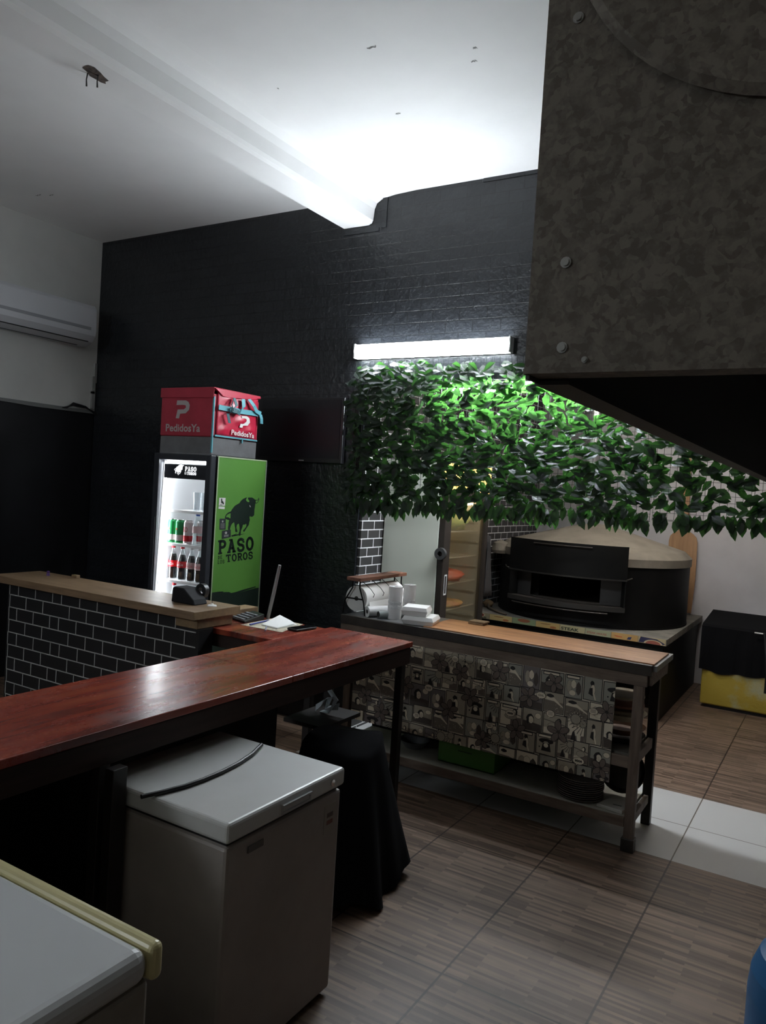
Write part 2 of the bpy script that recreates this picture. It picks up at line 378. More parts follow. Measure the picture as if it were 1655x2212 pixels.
# slab lettering: strokes in a unit cell
def arc(cx, cy, rx_, ry_, a0, a1, n=10): return [(cx+rx_*math.cos(math.radians(a0+(a1-a0)*i/n)), cy+ry_*math.sin(math.radians(a0+(a1-a0)*i/n))) for i in range(n+1)]
GL = {
 'P': ([[(.28, .05), (.28, .95)], [(.28, .91)]+arc(.55, .69, .3, .22, 90, -90)+[(.28, .47)]], [(.06, .5, .0), (.06, .3, .86)]),
 'A': ([[(.2, .05), (.5, .93)], [(.5, .93), (.8, .05)], [(.3, .34), (.7, .34)]], [(.0, .4, 0), (.6, 1, 0), (.22, .6, .86)]),
 'S': ([arc(.5, .7, .32, .21, 20, 270, 12)+arc(.5, .28, .34, .21, 90, -160, 12)], [(.72, .94, .62), (.06, .28, .2)]),
 'O': ([arc(.5, .5, .36, .42, 0, 360, 24)], []),
 'D': ([[(.26, .05), (.26, .95)], [(.26, .9)]+arc(.42, .5, .4, .4, 90, -90)+[(.26, .1)]], [(.05, .4, 0), (.05, .4, .86)]),
 'E': ([[(.26, .05), (.26, .95)], [(.26, .91), (.88, .91)], [(.26, .5), (.7, .5)], [(.26, .09), (.9, .09)]], [(.05, .4, 0), (.05, .4, .86)]),
 'L': ([[(.28, .05), (.28, .95)], [(.28, .09), (.9, .09)]], [(.06, .5, 0), (.06, .5, .86)]),
 'T': ([[(.5, .05), (.5, .93)], [(.06, .9), (.94, .9)]], [(.25, .75, 0), (.04, .2, .72), (.8, .96, .72)]),
 'R': ([[(.26, .05), (.26, .95)], [(.26, .91)]+arc(.55, .71, .27, .2, 90, -90)+[(.26, .51)], [(.5, .5), (.82, .06)]], [(.05, .45, 0), (.7, 1, 0), (.05, .3, .86)]),
}
def slab(mb, word, fn, w=.2):
    n = len(word)
    for i, ch in enumerate(word):
        st, se = GL[ch]
        def g(u, v): return fn((i+.04+.92*u)/n, v)
        for pl in st:
            for a, b in zip(pl[:-1], pl[1:]):
                dx, dy = b[0]-a[0], b[1]-a[1]; L = math.hypot(dx, dy) or 1; ex, ey = dx/L*.02, dy/L*.02
                nx, ny = -dy/L*w*.55, dx/L*w*.42
                mb.face([g(a[0]-ex+nx, a[1]-ey+ny), g(a[0]-ex-nx, a[1]-ey-ny), g(b[0]+ex-nx, b[1]+ey-ny), g(b[0]+ex+nx, b[1]+ey+ny)])
        for (u0, u1, v0) in se: mb.face([g(u0, v0), g(u1, v0), g(u1, v0+.14), g(u0, v0+.14)])
    return mb

# ------------------------------------------------------------------ the setting
XL, YB, ZC = -6.03, 4.70, 3.89        # left wall, black wall, ceiling
fl = struct('floor', MB().box(-6.2, 3.2, -3.2, 4.105, -.1, 0).box(-6.2, 3.2, 5.115, 8.6, -.1, 0).box(-6.2, -3.05, 4.105, 5.115, -.1, 0), wood_floor)
struct('trim_1', B(-3.05, 3.2, 4.105, 5.115, -.1, .0005), white_tile)
ceil = struct('ceiling', B(-6.2, 3.2, -3.2, 4.9, ZC, ZC+.1), ceil_white)
struct('wall_left', B(XL-.1, XL, -3.2, 4.9, 2.342, ZC), wall_white)
struct('wall_left_lower', B(XL-.1, XL-.008, -3.2, 4.9, 0, 2.342), black_low)
struct('trim_2', MB().prism([(-3.2, 2.325), (1.0, 2.33), (2.4, 2.318), (3.6, 2.326), (4.1, 2.312), (4.69, 2.318), (4.69, 2.345), (3.2, 2.352), (-3.2, 2.35)], lambda y, z, t: (XL-.006+t, y, z), 0, .012), M('chipped_wall_edge', (.2, .205, .2), .8))
struct('wall_back', MB().box(XL, -3.055, YB, YB+.16, 0, ZC).box(-3.055, 3.2, YB, YB+.2, 2.54, ZC), foam)
struct('wall_back_right', B(1.2, 3.2, YB, YB+.2, 0, 2.54), black_low)
struct('wall_right', B(3.1, 3.2, -3.2, 4.9, 0, ZC), wall_white)
struct('wall_front', B(-6.2, 3.2, -3.2, -3.1, 0, ZC), wall_white)
# kitchen shell
struct('wall_kitchen_left', B(-3.13, -3.03, YB+.02, 8.5, 0, 3.0), tile_y)
struct('wall_kitchen_back', B(-3.1, 2.2, 8.42, 8.52, 0, 3.0), kit_white)
struct('wall_kitchen_right', B(2.1, 2.2, 4.9, 8.5, 0, 3.0), kit_white)
struct('ceiling_kitchen', B(-3.1, 2.2, 4.9, 8.5, 3.0, 3.1), ceil_white)
# irregular top edge of the foam bricks, stepped round the beam end
te = MB()
te.box(-2.22, -1.2, YB-.006, YB, 3.865, ZC); te.box(-3.0, -2.96, YB-.008, YB, 3.66, 3.87)
te.box(-3.33, -3.02, YB-.008, YB, 3.64, 3.665)
struct('trim_3', te, foam)
# beam with a coved right side
bp_ = [(-3.335, ZC+.02), (-3.335, 3.70), (-3.325, 3.69), (-3.11, 3.69), (-3.085, 3.70), (-3.075, 3.72), (-3.068, 3.80), (-3.05, 3.84), (-3.0, 3.868), (-2.9, 3.882), (-2.7, ZC+.001), (-2.7, ZC+.02)]
beam = struct('trim_4', MB().prism(bp_, lambda x, z, t: (x, t, z), -3.1, YB-.001), ceil_white)
hole = MB(); rg = []
for i in range(14):
    a = 2*PI*i/14; k = .8+.4*random.random(); rg.append((-3.22+.04*k*math.cos(a)-.02*math.sin(a), 2.42+.085*k*math.sin(a), 3.6885))
ctr = (-3.22, 2.42, 3.684)
for i in range(14): hole.face([ctr, rg[i], rg[(i+1) % 14]])
hole.build('broken_plaster_hole', M('dark_broken_plaster', (.04, .03, .03), .95, col2=(.12, .09, .07), ns=60), beam)
wr = MB()
for x, y in ((-3.25, 2.40), (-3.21, 2.43)): wr.tube([(x, y, 3.69), (x-.002, y-.004, 3.66), (x-.004, y, 3.63)], [.0035, .003, .0045], 6)
wr.build('rebar_wire', M('rusty_wire', (.03, .025, .022), .7), beam)
ck = MB()
for x, y, l in ((-2.09, 3.09, .05), (-2.2, 2.6, .05), (-1.7, 3.4, .03), (-1.65, 3.3, .02), (-2.3, 3.7, .03), (-1.45, 2.9, .03), (-2.99, 2.46, .05), (-5.5, 3.68, .06), (-5.4, 3.72, .05), (-3.5, 3.7, .012), (-2.75, 3.2, .008)):
    k = [(x-l*.5+l*i/5, y+.006*math.sin(i*2.6+x*7)) for i in range(6)]
    for i in range(5): ck.face([(k[i][0], k[i][1]-.004, ZC-.0015), (k[i+1][0], k[i+1][1]-.003, ZC-.0015), (k[i+1][0], k[i+1][1]+.004, ZC-.003), (k[i][0], k[i][1]+.003, ZC-.003)])
dt = MB()
for (x, y, a, b_, c_) in ((-2.985, 2.47, .035, .06, .5), (-3.03, 2.56, .018, .03, .2)):
    dt.face([(x+a*math.cos(c_)*math.cos(q*PI/6)-b_*math.sin(c_)*math.sin(q*PI/6), y+a*math.sin(c_)*math.cos(q*PI/6)+b_*math.cos(c_)*math.sin(q*PI/6), ZC-.0012) for q in range(12)])
dt.build('ceiling_dent', M('brownish_dent', (.30, .27, .21), .9, col2=(.5, .48, .42), ns=20), ceil)
ck.build('paint_crack', M('grey_paint_crack', (.28, .28, .27), .8), ceil)
# conduit stub with plaster remains in the corner
struct('trim_5', MB().box(XL, XL+.02, YB-.05, YB-.02, 2.50, 2.66).box(XL, XL+.018, YB-.03, YB-.005, 2.60, 2.78).box(XL, XL+.02, YB-.05, YB-.015, 2.36, 2.52), M('grey_plaster_rest', (.26, .26, .25), .8))
cb = MB()
for k in range(3): cb.tube([(XL+.02, 4.35+.02*k, 2.335), (XL+.03, 4.45, 2.365+.012*k), (XL+.03, 4.58, 2.36+.006*k), (XL+.03, 4.69, 2.33-.01*k)], .006, 6)
tag(cb.build('loose_cable', black_pl), 'bundle of dark cables along the wall edge in the corner', 'cable')

# ------------------------------------------------------------------ lamps
def batten(name, label, x0, x1, y, z, w, h, strength, dirn):
    t = thing(name, label, 'lamp', ((x0+x1)/2, y, z-h/2))
    MB().box(x0, x1, y, y+dirn*.02, z-h/2, z+h/2).build('housing', white_en, t, bevel=.003)
    prof = [(-h/2, 0)]+[(h/2*math.sin(math.radians(a)), w*math.cos(math.radians(a))) for a in range(-90, 91, 15)]
    m = MB(); m.prism([(p[1], p[0]) for p in prof[1:]], lambda u, v, tt: (x0+.012+(x1-x0-.024)*tt, y-dirn*u, z+v), 0, 1)
    m.build('diffuser', M(name+'_diffuser', (.9, .95, 1), .5, emit=strength, ecol=(.86, .93, 1)), t)
    for x in (x0-.004, x1-.008): MB().box(x, x+.012, y-dirn*(w*.9), y+dirn*.018, z-h/2, z+h/2).build('end_cap', white_en, t, bevel=.003)
    return t
batten('led_batten_light', 'glowing white LED batten on the black brick wall above the ivy', -3.13, -1.93, 4.675, 2.772, .05, .105, L_FRONT, 1)
batten('led_tube_light', 'thin white tube light seen through the ivy mesh in the kitchen', -2.43, -1.22, 4.80, 2.50, .03, .032, L_KITCHEN*3, 1)
# added fill light on the ceiling behind the viewpoint, no known source
t = thing('ceiling_panel_light', 'dim square ceiling light behind the viewpoint', 'lamp', (.8, -1.6, ZC-.04))
B(.5, 1.1, -1.9, -1.3, ZC-.04, ZC).build('housing', white_en, t, bevel=.004)
B(.53, 1.07, -1.87, -1.33, ZC-.046, ZC-.041).build('diffuser', M('rear_diffuser', (1, .9, .78), .5, emit=L_REAR), t)

batten('led_batten_light', 'second LED batten on the wall behind the viewpoint', -5.2, -4.0, -3.08, 3.15, .05, .085, L_REARB_FILL, -1)  # unseen lamp added to lift the ceiling and the front-facing sides
t = thing('kitchen_ceiling_light', 'LED tube on the kitchen ceiling, behind the wall above the pass', 'lamp', (-1.2, 6.3, 2.94))  # unseen tube added to brighten the kitchen wall and floor
B(-1.8, -.6, 6.26, 6.34, 2.97, 3.0).build('housing', white_en, t, bevel=.003)
MB().cyl((-1.79, 6.3, 2.95), .02, 1.18, 'X', 16).build('tube', M('kitchen_tube', (1, 1, 1), .5, emit=L_KFILL, ecol=(1, .96, .9)), t)

# ------------------------------------------------------------------ air conditioner
t = thing('air_conditioner', 'long white split air conditioner high on the left wall', 'air conditioner', (-5.93, 4.0, 2.9))
pf = [(XL, 3.26), (-5.86, 3.255), (-5.83, 3.22), (-5.822, 3.03), (-5.83, 2.985), (-5.87, 2.93), (-5.95, 2.9), (XL, 2.9)]
MB().prism(pf, lambda x, z, y: (x, y, z), 3.45, 4.52).build('casing', M('air_conditioner_plastic', (.60, .615, .64), .4), t, bevel=.006)
B(-5.826, -5.818, 3.45, 4.46, 3.03, 3.055).build('display_strip', M('grey_strip', (.30, .31, .33), .4), t)
mm = MB()
mm.hexa([(-5.868, 3.46, 2.93), (-5.862, 3.46, 2.934), (-5.862, 4.47, 2.934), (-5.868, 4.47, 2.93)], [(-5.874, 3.46, 2.936), (-5.868, 3.46, 2.944), (-5.868, 4.47, 2.944), (-5.874, 4.47, 2.936)])
mm.build('louvre_gap', black_pl, t)
B(-5.96, -5.945, 3.46, 4.42, 2.897, 2.9005).build('vent_seam', black_pl, t)

# ------------------------------------------------------------------ exhaust hood near the viewpoint
HX, HY, HZ, HE = -.275, .70, 1.921, 3.9
t = thing('exhaust_hood', 'big galvanised sheet metal exhaust hood hanging at upper right', 'exhaust hood', (.3, HY, HZ))
B(HX, 1.6, HY, HY+.004, HZ, 3.3).build('front_sheet', galv, t)
MB().box(HX, HX+.004, HY+.004, HE, HZ-.008, 3.3).build('side_sheet', M('sooty_galvanised', (.05, .05, .048), .6, .3), t)  # side sheet coloured darker than the front one
B(HX+.004, 1.6, HE-.004, HE, HZ, 3.3).build('rear_sheet', black_metal, t)
B(HX+.004, 1.596, HY+.006, HE-.006, HZ+.28, HZ+.284).build('baffle', black_metal, t)
MB().box(HX, 1.6, HY-.003, HY+.03, HZ-.004, HZ+.001).build('front_flange', galv, t)
B(HX, HX+.035, HY+.03, HE, HZ-.01, HZ-.006).build('side_flange', M('dark_flange', (.035, .033, .03), .5, .5), t)
B(1.596, 1.6, HY+.004, HE, HZ, 3.3).build('side_sheet', black_metal, t)
B(HX, 1.6, HY, HE, 3.3, 3.304).build('top_sheet', galv, t)
cx, cz, cR = -.03, 2.36, .225
m = MB().lathe([(cR, 0), (cR+.004, -.006), (cR-.004, -.012), (0, -.012)], (cx, HY, cz), 64, 'Y')
m.build('duct_cover', galv, t)
for x, z, q in ((-.241, 2.02, .0035), (-.239, 1.941, .0035), (-.217, 1.929, .002), (-.245, 2.245, .0035)):
    MB().lathe([(q*1.5, 0), (q*1.5, -.0012), (q, -.0012), (q, -.003), (0, -.003)], (x, HY, z), 12, 'Y').build('screw', screw_m, t)

# ------------------------------------------------------------------ ivy screens
def ivy_panel(x0, x1, z0, z1, y, label, mat, dens, grid=True, group='ivy panels tied side by side above the pass'):
    t = thing('ivy_panel', label, 'artificial ivy', ((x0+x1)/2, y, z0), group)
    if grid:
        g = MB(); nx = max(2, int((x1-x0)/.0375)); nz = int((z1-z0)/.0375)
        for i in range(nx+1):
            x = x0+.004+(x1-x0-.008)*i/nx; g.box(x-.0011, x+.0011, y+.004, y+.0065, z0+.02, z1)
        for i in range(nz+1):
            z = z0+.02+(z1-z0-.02)*i/nz; g.box(x0, x1, y+.0025, y+.005, z-.0011, z+.0011)
        g.box(x0, x1, y+.002, y+.006, z0+.012, z0+.015)
        for x in (x0+.012, x1-.012): g.cyl((x, y+.004, z0+.004), .005, .01)
        g.build('grid', wire_m, t)
    m = MB(); tones = []
    def leaf(p, dirv, nrm, L, Wd):
        dirv = Vector(dirv).normalized(); n = Vector(nrm); n = (n-dirv*n.dot(dirv)).normalized(); s_ = dirv.cross(n)
        p = Vector(p); tone = random.random(); m.cur = None
        bend = random.uniform(.02, .22)*L
        def q(u, v):  # u along, v across -1..1
            w = Wd*(math.sin(PI*min(1, u)**.8)*(1 if u < .99 else 0))
            return p+dirv*(u*L)+s_*(v*w*.5)+n*(abs(v)*w*.13-bend*u*u)
        us = (0, .3, .62, 1)
        pts = [q(.0, 0), q(.3, -1), q(.3, 0), q(.3, 1), q(.66, -1), q(.66, 0), q(.66, 1), q(1, 0)]
        uvs = [(0, 0), (-.5, 3), (0, 3.8), (.5, 3), (-.5, 6), (0, 7), (.5, 6), (0, 10)]
        for q_ in ((0, 2, 1), (0, 3, 2), (1, 2, 5, 4), (2, 3, 6, 5), (4, 5, 7), (5, 6, 7)):
            m.cur = (tone, tone, tone); m.face([pts[i] for i in q_], True, [uvs[i] for i in q_])
    z = z0+.03
    while z < z1-.01:
        x = x0+random.uniform(0, .03)
        while x < x1:
            if random.random() < dens(x, z):
                low = z < z0+.075
                sgn = random.choice((-1, 1))
                ang = random.uniform(-.9, .35) if not low else random.uniform(-1.9, -1.2)
                if random.random() < .12: ang -= 1
                dv = (sgn*math.cos(ang), random.uniform(-.35, .05), math.sin(ang))
                nr = (random.uniform(-.25, .25), -1, random.uniform(.0, .75))
                leaf((x, y+random.choice((-1, -1, .6))*random.uniform(.004, .035), z+random.uniform(-.012, .012)), dv, nr, random.uniform(.075, .108), random.uniform(.044, .060))
            x += random.uniform(.022, .036)
        z += random.uniform(.034, .044)
    if z0 < 1.9:
        n = int((x1-x0)/.075)
        for i in range(n):
            x = x0+(i+.5+random.uniform(-.3, .3))*(x1-x0)/n
            leaf((x, y-.01, z0+.055), (random.uniform(-.25, .25), -.05, -1), (random.uniform(-.3, .3), -1, .1), random.uniform(.095, .12), random.uniform(.055, .065))
    o = m.build('foliage', mat, t)
    me = o.data; col = me.color_attributes['Col']; at = me.attributes.new('tone', 'FLOAT', 'CORNER')
    buf = [0.0]*(len(col.data)*4); col.data.foreach_get('color', buf); at.data.foreach_set('value', buf[0::4]); me.color_attributes.remove(me.color_attributes['Col'])
    return t
zb = lambda x: 1.655+(x+3.1)*.02
names = ['leftmost ivy leaf panel, hanging beside the black wall under the LED batten',
         'second ivy leaf panel from the left, under the middle of the batten',
         'third ivy leaf panel from the left, in front of the yellow lit fridge top',
         'ivy leaf panel above the dome of the pizza oven',
         'sparse ivy leaf panel above the wooden pizza peel',
         'rightmost ivy leaf panel at the frame edge, under the hood']
dn_ = [lambda x, z: .98, lambda x, z: 1 if z < 2.3 else .9, lambda x, z: 1 if z < 2.25 else .72, lambda x, z: .92 if z < 2.2 else .7, lambda x, z: .62, lambda x, z: .52]
xs = [-3.125, -2.58, -2.05, -1.517, -.986, -.455, .09]
for i in range(6):
    ivy_panel(xs[i]+.004, xs[i+1]-.004, zb(xs[i]), 2.70, 4.655, names[i], leafA, dn_[i])

# ------------------------------------------------------------------ television on the black wall
t = thing('television', 'black flat television on the black wall beside the ivy', 'television', (-3.6, 4.66, 1.95))
B(-4.0, -3.2, 4.655, 4.695, 1.955, 2.445).build('casing', M('gloss_black', (.01, .01, .012), .3), t, bevel=.006)
B(-3.975, -3.225, 4.652, 4.656, 1.99, 2.425).build('screen', M('dark_screen', (.010, .011, .014), .32, spec=.3), t)
B(-3.59, -3.543, 4.6525, 4.656, 1.967, 1.974).build('badge', M('silver_print', (.5, .5, .5), .4), t)

# ------------------------------------------------------------------ beverage cooler
FX0, FX1, FY0, FY1, FZ = -4.16, -3.62, 3.755, 4.33, 1.945
t = thing('beverage_cooler', 'glass door drinks cooler with green bull graphic on its side', 'drinks cooler', ((FX0+FX1)/2, 4.05, 0))
blk = M('cooler_black', (.028, .031, .038), .35)
m = MB().box(FX0, FX1, FY0+.05, FY1, 0, .18).box(FX0, FX1, FY0+.05, FY1, FZ-.04, FZ).box(FX0, FX0+.035, FY0+.05, FY1, .18, FZ-.04)
m.box(FX1-.035, FX1, FY0+.05, FY1, .18, FZ-.04).box(FX0+.035, FX1-.035, FY1-.04, FY1, .18, FZ-.04)
m.build('cabinet', blk, t, bevel=.004)
m = MB().box(FX0+.036, FX0+.04, FY0+.06, FY1-.045, .2, FZ-.045).box(FX1-.04, FX1-.036, FY0+.06, FY1-.045, .2, FZ-.045)
m.box(FX0+.04, FX1-.04, FY1-.05, FY1-.045, .2, FZ-.045).box(FX0+.04, FX1-.04, FY0+.06, FY1-.05, .185, .2).box(FX0+.04, FX1-.04, FY0+.06, FY1-.05, FZ-.05, FZ-.045)
m.build('liner', liner, t)
dr = MB().box(FX0, FX0+.052, FY0, FY0+.045, .1, FZ).box(FX1-.045, FX1, FY0, FY0+.045, .1, FZ).box(FX0+.052, FX1-.045, FY0, FY0+.045, FZ-.042, FZ).box(FX0+.052, FX1-.045, FY0, FY0+.045, .1, .2)
door = dr.build('door', blk, t, bevel=.004)
B(FX0+.052, FX1-.045, FY0+.018, FY0+.022, .2, FZ-.042).build('pane', glassm, door)
B(FX0+.05, FX0+.075, FY0+.05, FY0+.058, .22, FZ-.06).build('light_strip', led, t)
B(FX0+.09, FX1-.05, FY0+.036, FY0+.044, FZ-.064, FZ-.046).build('light_strip', led, t)
B(FX0+.04, FX0+.045, FY0-.004, FY0+.02, .9, 1.5).build('handle', M('grey_rubber', (.2, .2, .22), .4), door)
hd = B(FX0+.075, FX1-.045, FY0+.028, FY0+.034, FZ-.168, FZ-.07).build('header_sign', M('header_black', (.02, .022, .03), .35), t)
YH = FY0+.026
BULL = [(3.964, 1.574), (3.98, 1.593), (4.001, 1.613), (4.028, 1.625), (4.048, 1.633), (4.061, 1.649), (4.083, 1.663), (4.109, 1.672), (4.126, 1.676), (4.141, 1.674), (4.177, 1.675), (4.199, 1.666), (4.212, 1.658), (4.217, 1.64), (4.216, 1.634), (4.213, 1.611), (4.209, 1.587), (4.21, 1.563), (4.209, 1.549), (4.195, 1.539), (4.177, 1.537), (4.164, 1.543), (4.162, 1.531), (4.167, 1.515), (4.162, 1.499), (4.158, 1.479), (4.141, 1.463), (4.128, 1.447), (4.117, 1.433), (4.105, 1.432), (4.101, 1.443), (4.115, 1.453), (4.129, 1.467), (4.133, 1.479), (4.13, 1.489), (4.116, 1.481), (4.104, 1.483), (4.095, 1.479), (4.094, 1.467), (4.083, 1.447), (4.079, 1.436), (4.079, 1.416), (4.075, 1.405), (4.059, 1.406), (4.056, 1.418), (4.064, 1.436), (4.064, 1.46), (4.059, 1.475), (4.051, 1.491), (4.034, 1.48), (4.031, 1.46), (4.043, 1.44), (4.044, 1.432), (4.024, 1.431), (4.019, 1.441), (4.02, 1.456), (4.012, 1.476), (4.004, 1.5), (3.988, 1.492), (3.977, 1.48), (3.97, 1.465), (3.966, 1.449), (3.975, 1.437), (3.95, 1.442), (3.945, 1.461), (3.949, 1.48), (3.948, 1.496), (3.955, 1.515), (3.965, 1.531), (3.965, 1.546)]
TAIL = [(3.964, 1.574), (3.937, 1.566), (3.918, 1.552), (3.91, 1.537), (3.912, 1.525), (3.929, 1.519), (3.955, 1.513), (3.962, 1.519), (3.96, 1.527), (3.942, 1.535), (3.925, 1.534), (3.921, 1.542), (3.932, 1.552), (3.951, 1.559), (3.965, 1.562)]
HL = [(4.138, 1.682), (4.131, 1.664), (4.149, 1.65), (4.147, 1.641), (4.126, 1.644), (4.112, 1.656), (4.121, 1.672)]
HR = [(4.209, 1.66), (4.236, 1.658), (4.25, 1.677), (4.255, 1.659), (4.244, 1.642), (4.229, 1.633), (4.214, 1.634)]
HRI = [(4.217, 1.653), (4.24, 1.654), (4.247, 1.662), (4.243, 1.649), (4.229, 1.638), (4.218, 1.64)]
EYE = [(4.152, 1.621), (4.159, 1.617), (4.167, 1.606), (4.16, 1.607)]
BLK = [(3.794, 1.019), (3.831, 1.027), (3.885, 1.028), (3.941, 1.026), (3.93, 1.021), (3.992, 1.017), (4.015, 1.008), (4.061, 1.011), (4.142, 1.022), (4.27, 1.035), (4.27, 1.027), (4.085, 1.002), (4.271, 1.022), (4.31, 1.02), (4.31, .2), (3.815, .2), (3.815, 1.019)]
QS = [[(3.845, 1.666), (3.906, 1.666), (3.905, 1.612), (3.844, 1.613)], [(3.843, 1.608), (3.903, 1.606), (3.902, 1.589), (3.842, 1.592)], [(3.86, 1.525), (3.919, 1.525), (3.924, 1.45), (3.863, 1.45)], [(3.889, 1.443), (3.974, 1.45), (3.979, 1.398), (3.89, 1.386)], [(3.848, 1.378), (4.222, 1.397), (4.23, 1.299), (3.855, 1.281)], [(3.936, 1.277), (4.221, 1.291), (4.225, 1.236), (3.945, 1.224)], [(3.861, 1.271), (3.907, 1.275), (3.909, 1.251), (3.862, 1.249)], [(3.861, 1.242), (3.93, 1.245), (3.932, 1.219), (3.861, 1.218)]]
BU = MB()
for pl in (BULL, TAIL, HR):
    BU.face([(-3.985+(y-3.91)*.26, YH, 1.80+(z-1.40)*.27) for y, z in pl])
lit_print = M('backlit_print', (.8, .82, .85), .5, emit=.35)
BU.build('bull_emblem', lit_print, hd)
hm = MB(); slab(hm, 'PASO', quadmap([(-3.885, YH, 1.862), (-3.775, YH, 1.862), (-3.775, YH, 1.83), (-3.885, YH, 1.83)]), .22)
slab(hm, 'TOROS', quadmap([(-3.862, YH, 1.826), (-3.775, YH, 1.826), (-3.775, YH, 1.806), (-3.862, YH, 1.806)]), .22)
text_mb(hm, 'DE LOS', quadmap([(-3.885, YH, 1.824), (-3.866, YH, 1.824), (-3.866, YH, 1.808), (-3.885, YH, 1.808)]))
hm.build('header_lettering', lit_print, hd)
XP = FX1+.004
sp_ = B(FX1, XP, 3.815, 4.312, .15, 1.943).build('side_graphic', green_p, t)
trm = MB().box(XP, XP+.003, 3.813, 3.822, .15, 1.945).box(XP, XP+.003, 4.306, 4.312, .15, 1.945).box(XP, XP+.003, 3.822, 4.306, 1.937, 1.945)
trm.build('edge_trim', M('pale_green_trim', (.42, .5, .33), .4), sp_)
def onx(pl, x): return [(x, y, z) for y, z in pl]
m = MB()
for k, pl in enumerate((BULL, TAIL, HR)): m.face(onx(pl, XP+.0006+.0002*k))
m.face(onx(BLK, XP+.0006)); m.face(onx([(3.98, 1.408), (4.05, 1.424), (4.02, 1.414), (4.13, 1.418), (3.99, 1.40)], XP+.0014))
m.build('bull_print', ink, sp_)
MB().face(onx(HL, XP+.0013)).build('horn_print', green_p, sp_); MB().face(onx(HRI, XP+.0013)).build('horn_print', green_p, sp_)
MB().face(onx(EYE, XP+.0013)).build('eye_print', print_w, sp_)
lt = MB()
def qx(i, dx=.0008): return quadmap([(XP+dx, y, z) for y, z in QS[i]])
slab(lt, 'PASO', qx(4), .24); slab(lt, 'TOROS', qx(5), .24); slab(lt, 'DE', qx(6), .2); slab(lt, 'LOS', qx(7), .2)
lt.build('bull_brand_lettering', ink, sp_)
m = MB(); m.face(onx(QS[0], XP+.0008)); m.face(onx(QS[1], XP+.0008)); m.build('white_sticker', print_w, sp_)
m = MB(); m.face(onx([(3.862, 1.66), (3.872, 1.662), (3.876, 1.645), (3.886, 1.64), (3.893, 1.625), (3.886, 1.62), (3.876, 1.63), (3.866, 1.628)], XP+.0012)); m.face(onx([(3.853, 1.62), (3.878, 1.62), (3.878, 1.616), (3.853, 1.616)], XP+.0012))
m.build('sticker_figure', ink, sp_)
m = MB(); m.face(onx(QS[2], XP+.001)); m.face(onx(QS[3], XP+.0012)); m.build('dark_sticker', M('dark_sticker', (.03, .035, .04), .4), sp_)
m = MB()
m.face(onx([(3.928+.012*math.cos(a*.7), 1.428+.009*math.sin(a*.7)) for a in range(9)], XP+.0016))
for k in range(4): m.face(onx([(3.91, 1.414-.004*k), (3.955, 1.416-.004*k), (3.955, 1.4145-.004*k), (3.91, 1.4125-.004*k)], XP+.0016))
m.build('sticker_print', M('sticker_ink_grey', (.4, .4, .38), .5), sp_); m = MB()
m.face(onx([(3.883, 1.512), (3.896, 1.512), (3.896, 1.5), (3.883, 1.5)], XP+.0014))
for k in range(6): m.face(onx([(3.87, 1.492-.006*k), (3.912, 1.492-.006*k), (3.912, 1.4905-.006*k), (3.87, 1.4905-.006*k)], XP+.0014))
m.build('sticker_print', M('sticker_ink', (.4, .4, .38), .5), sp_)
SH = [1.553, 1.318, 1.062, .80]
for z in SH:
    m = MB().box(FX0+.045, FX1-.045, FY0+.075, FY0+.085, z-.012, z+.006)
    for i in range(22): y = FY0+.09+i*.018; m.box(FX0+.045, FX1-.045, y, y+.004, z-.004, z-.0)
    m.build('shelf', M('white_shelf_wire', (.8, .8, .8), .4), t)
MB().lathe([(.0, 0), (.055, 0), (.07, .02), (.075, .05), (.0, .05)], (-3.78, 3.98, 1.735), 24).build('fan_housing', M('cream_fan', (.75, .72, .62), .4), t)
m = MB(); m.lathe([(0, 0), (.024, 0), (0, .0005)], (-4.04, FY1-.052, 1.74), 16, 'Y').build('round_sticker', M('navy', (.05, .06, .12), .4), t)
m = MB().face([(-4.02, FY1-.053, 1.61), (-3.975, FY1-.053, 1.61), (-3.998, FY1-.053, 1.655)]); m.build('warning_sticker', M('warn', (.55, .5, .3), .5), t)
# cooler contents: things of their own
def label_wrap(mb, txt, x, y, z0, z1, R, a0, a1):
    return text_mb(mb, txt, lambda u, v: (x+R*math.sin(a0+(a1-a0)*u), y-R*math.cos(a0+(a1-a0)*u), z0+(z1-z0)*v), .005, 2)
def bottle(x, y, z, cap, labm, label, liquid=cola, txt=None, h=.235, R=.033, group='soft drink bottles in the cooler'):
    t = thing('drink_bottle', label, 'bottle', (x, y, z), group)
    pr = [(0, .0), (R*.9, 0), (R, .01), (R*.93, .06), (R, .10), (R, .125), (R*.8, .16), (R*.42, .2), (R*.4, h-.015), (0, h-.015)]
    MB().lathe([(a*1.02, b) for a, b in pr], (x, y, z), 20).build('shell', glass_pet, t)
    if liquid: MB().lathe([(0, .004)]+[(a*.93, b+.002) for a, b in pr[1:7]]+[(R*.6, .175), (0, .175)], (x, y, z), 20).build('drink', liquid, t)
    if labm:
        lb = MB().lathe([(R*1.04, .085), (R*1.04, .13)], (x, y, z), 24).build('paper_label', labm, t)
        if txt: label_wrap(MB(), txt, x, y, z+.097, z+.116, R*1.05, -.75, 1.0).build('label_lettering', print_w if labm == red_lab else red_lab, lb)
    MB().cyl((x, y, z+h-.018), R*.45, .018, seg=16).build('cap', cap, t)
    return t
capr = M('red_cap', (.6, .02, .03), .4); capw = M('white_cap', (.7, .7, .7), .4); capb = M('blue_cap', (.03, .1, .5), .4)
bottle(-4.075, 3.90, SH[2]+.006, capr, red_lab, 'leftmost cola bottle with red cap and red label in the cooler', txt='Coca-Cola')
bottle(-3.985, 3.90, SH[2]+.006, capr, red_lab, 'second cola bottle from the left, red label, in the cooler', txt='Coca-Cola')
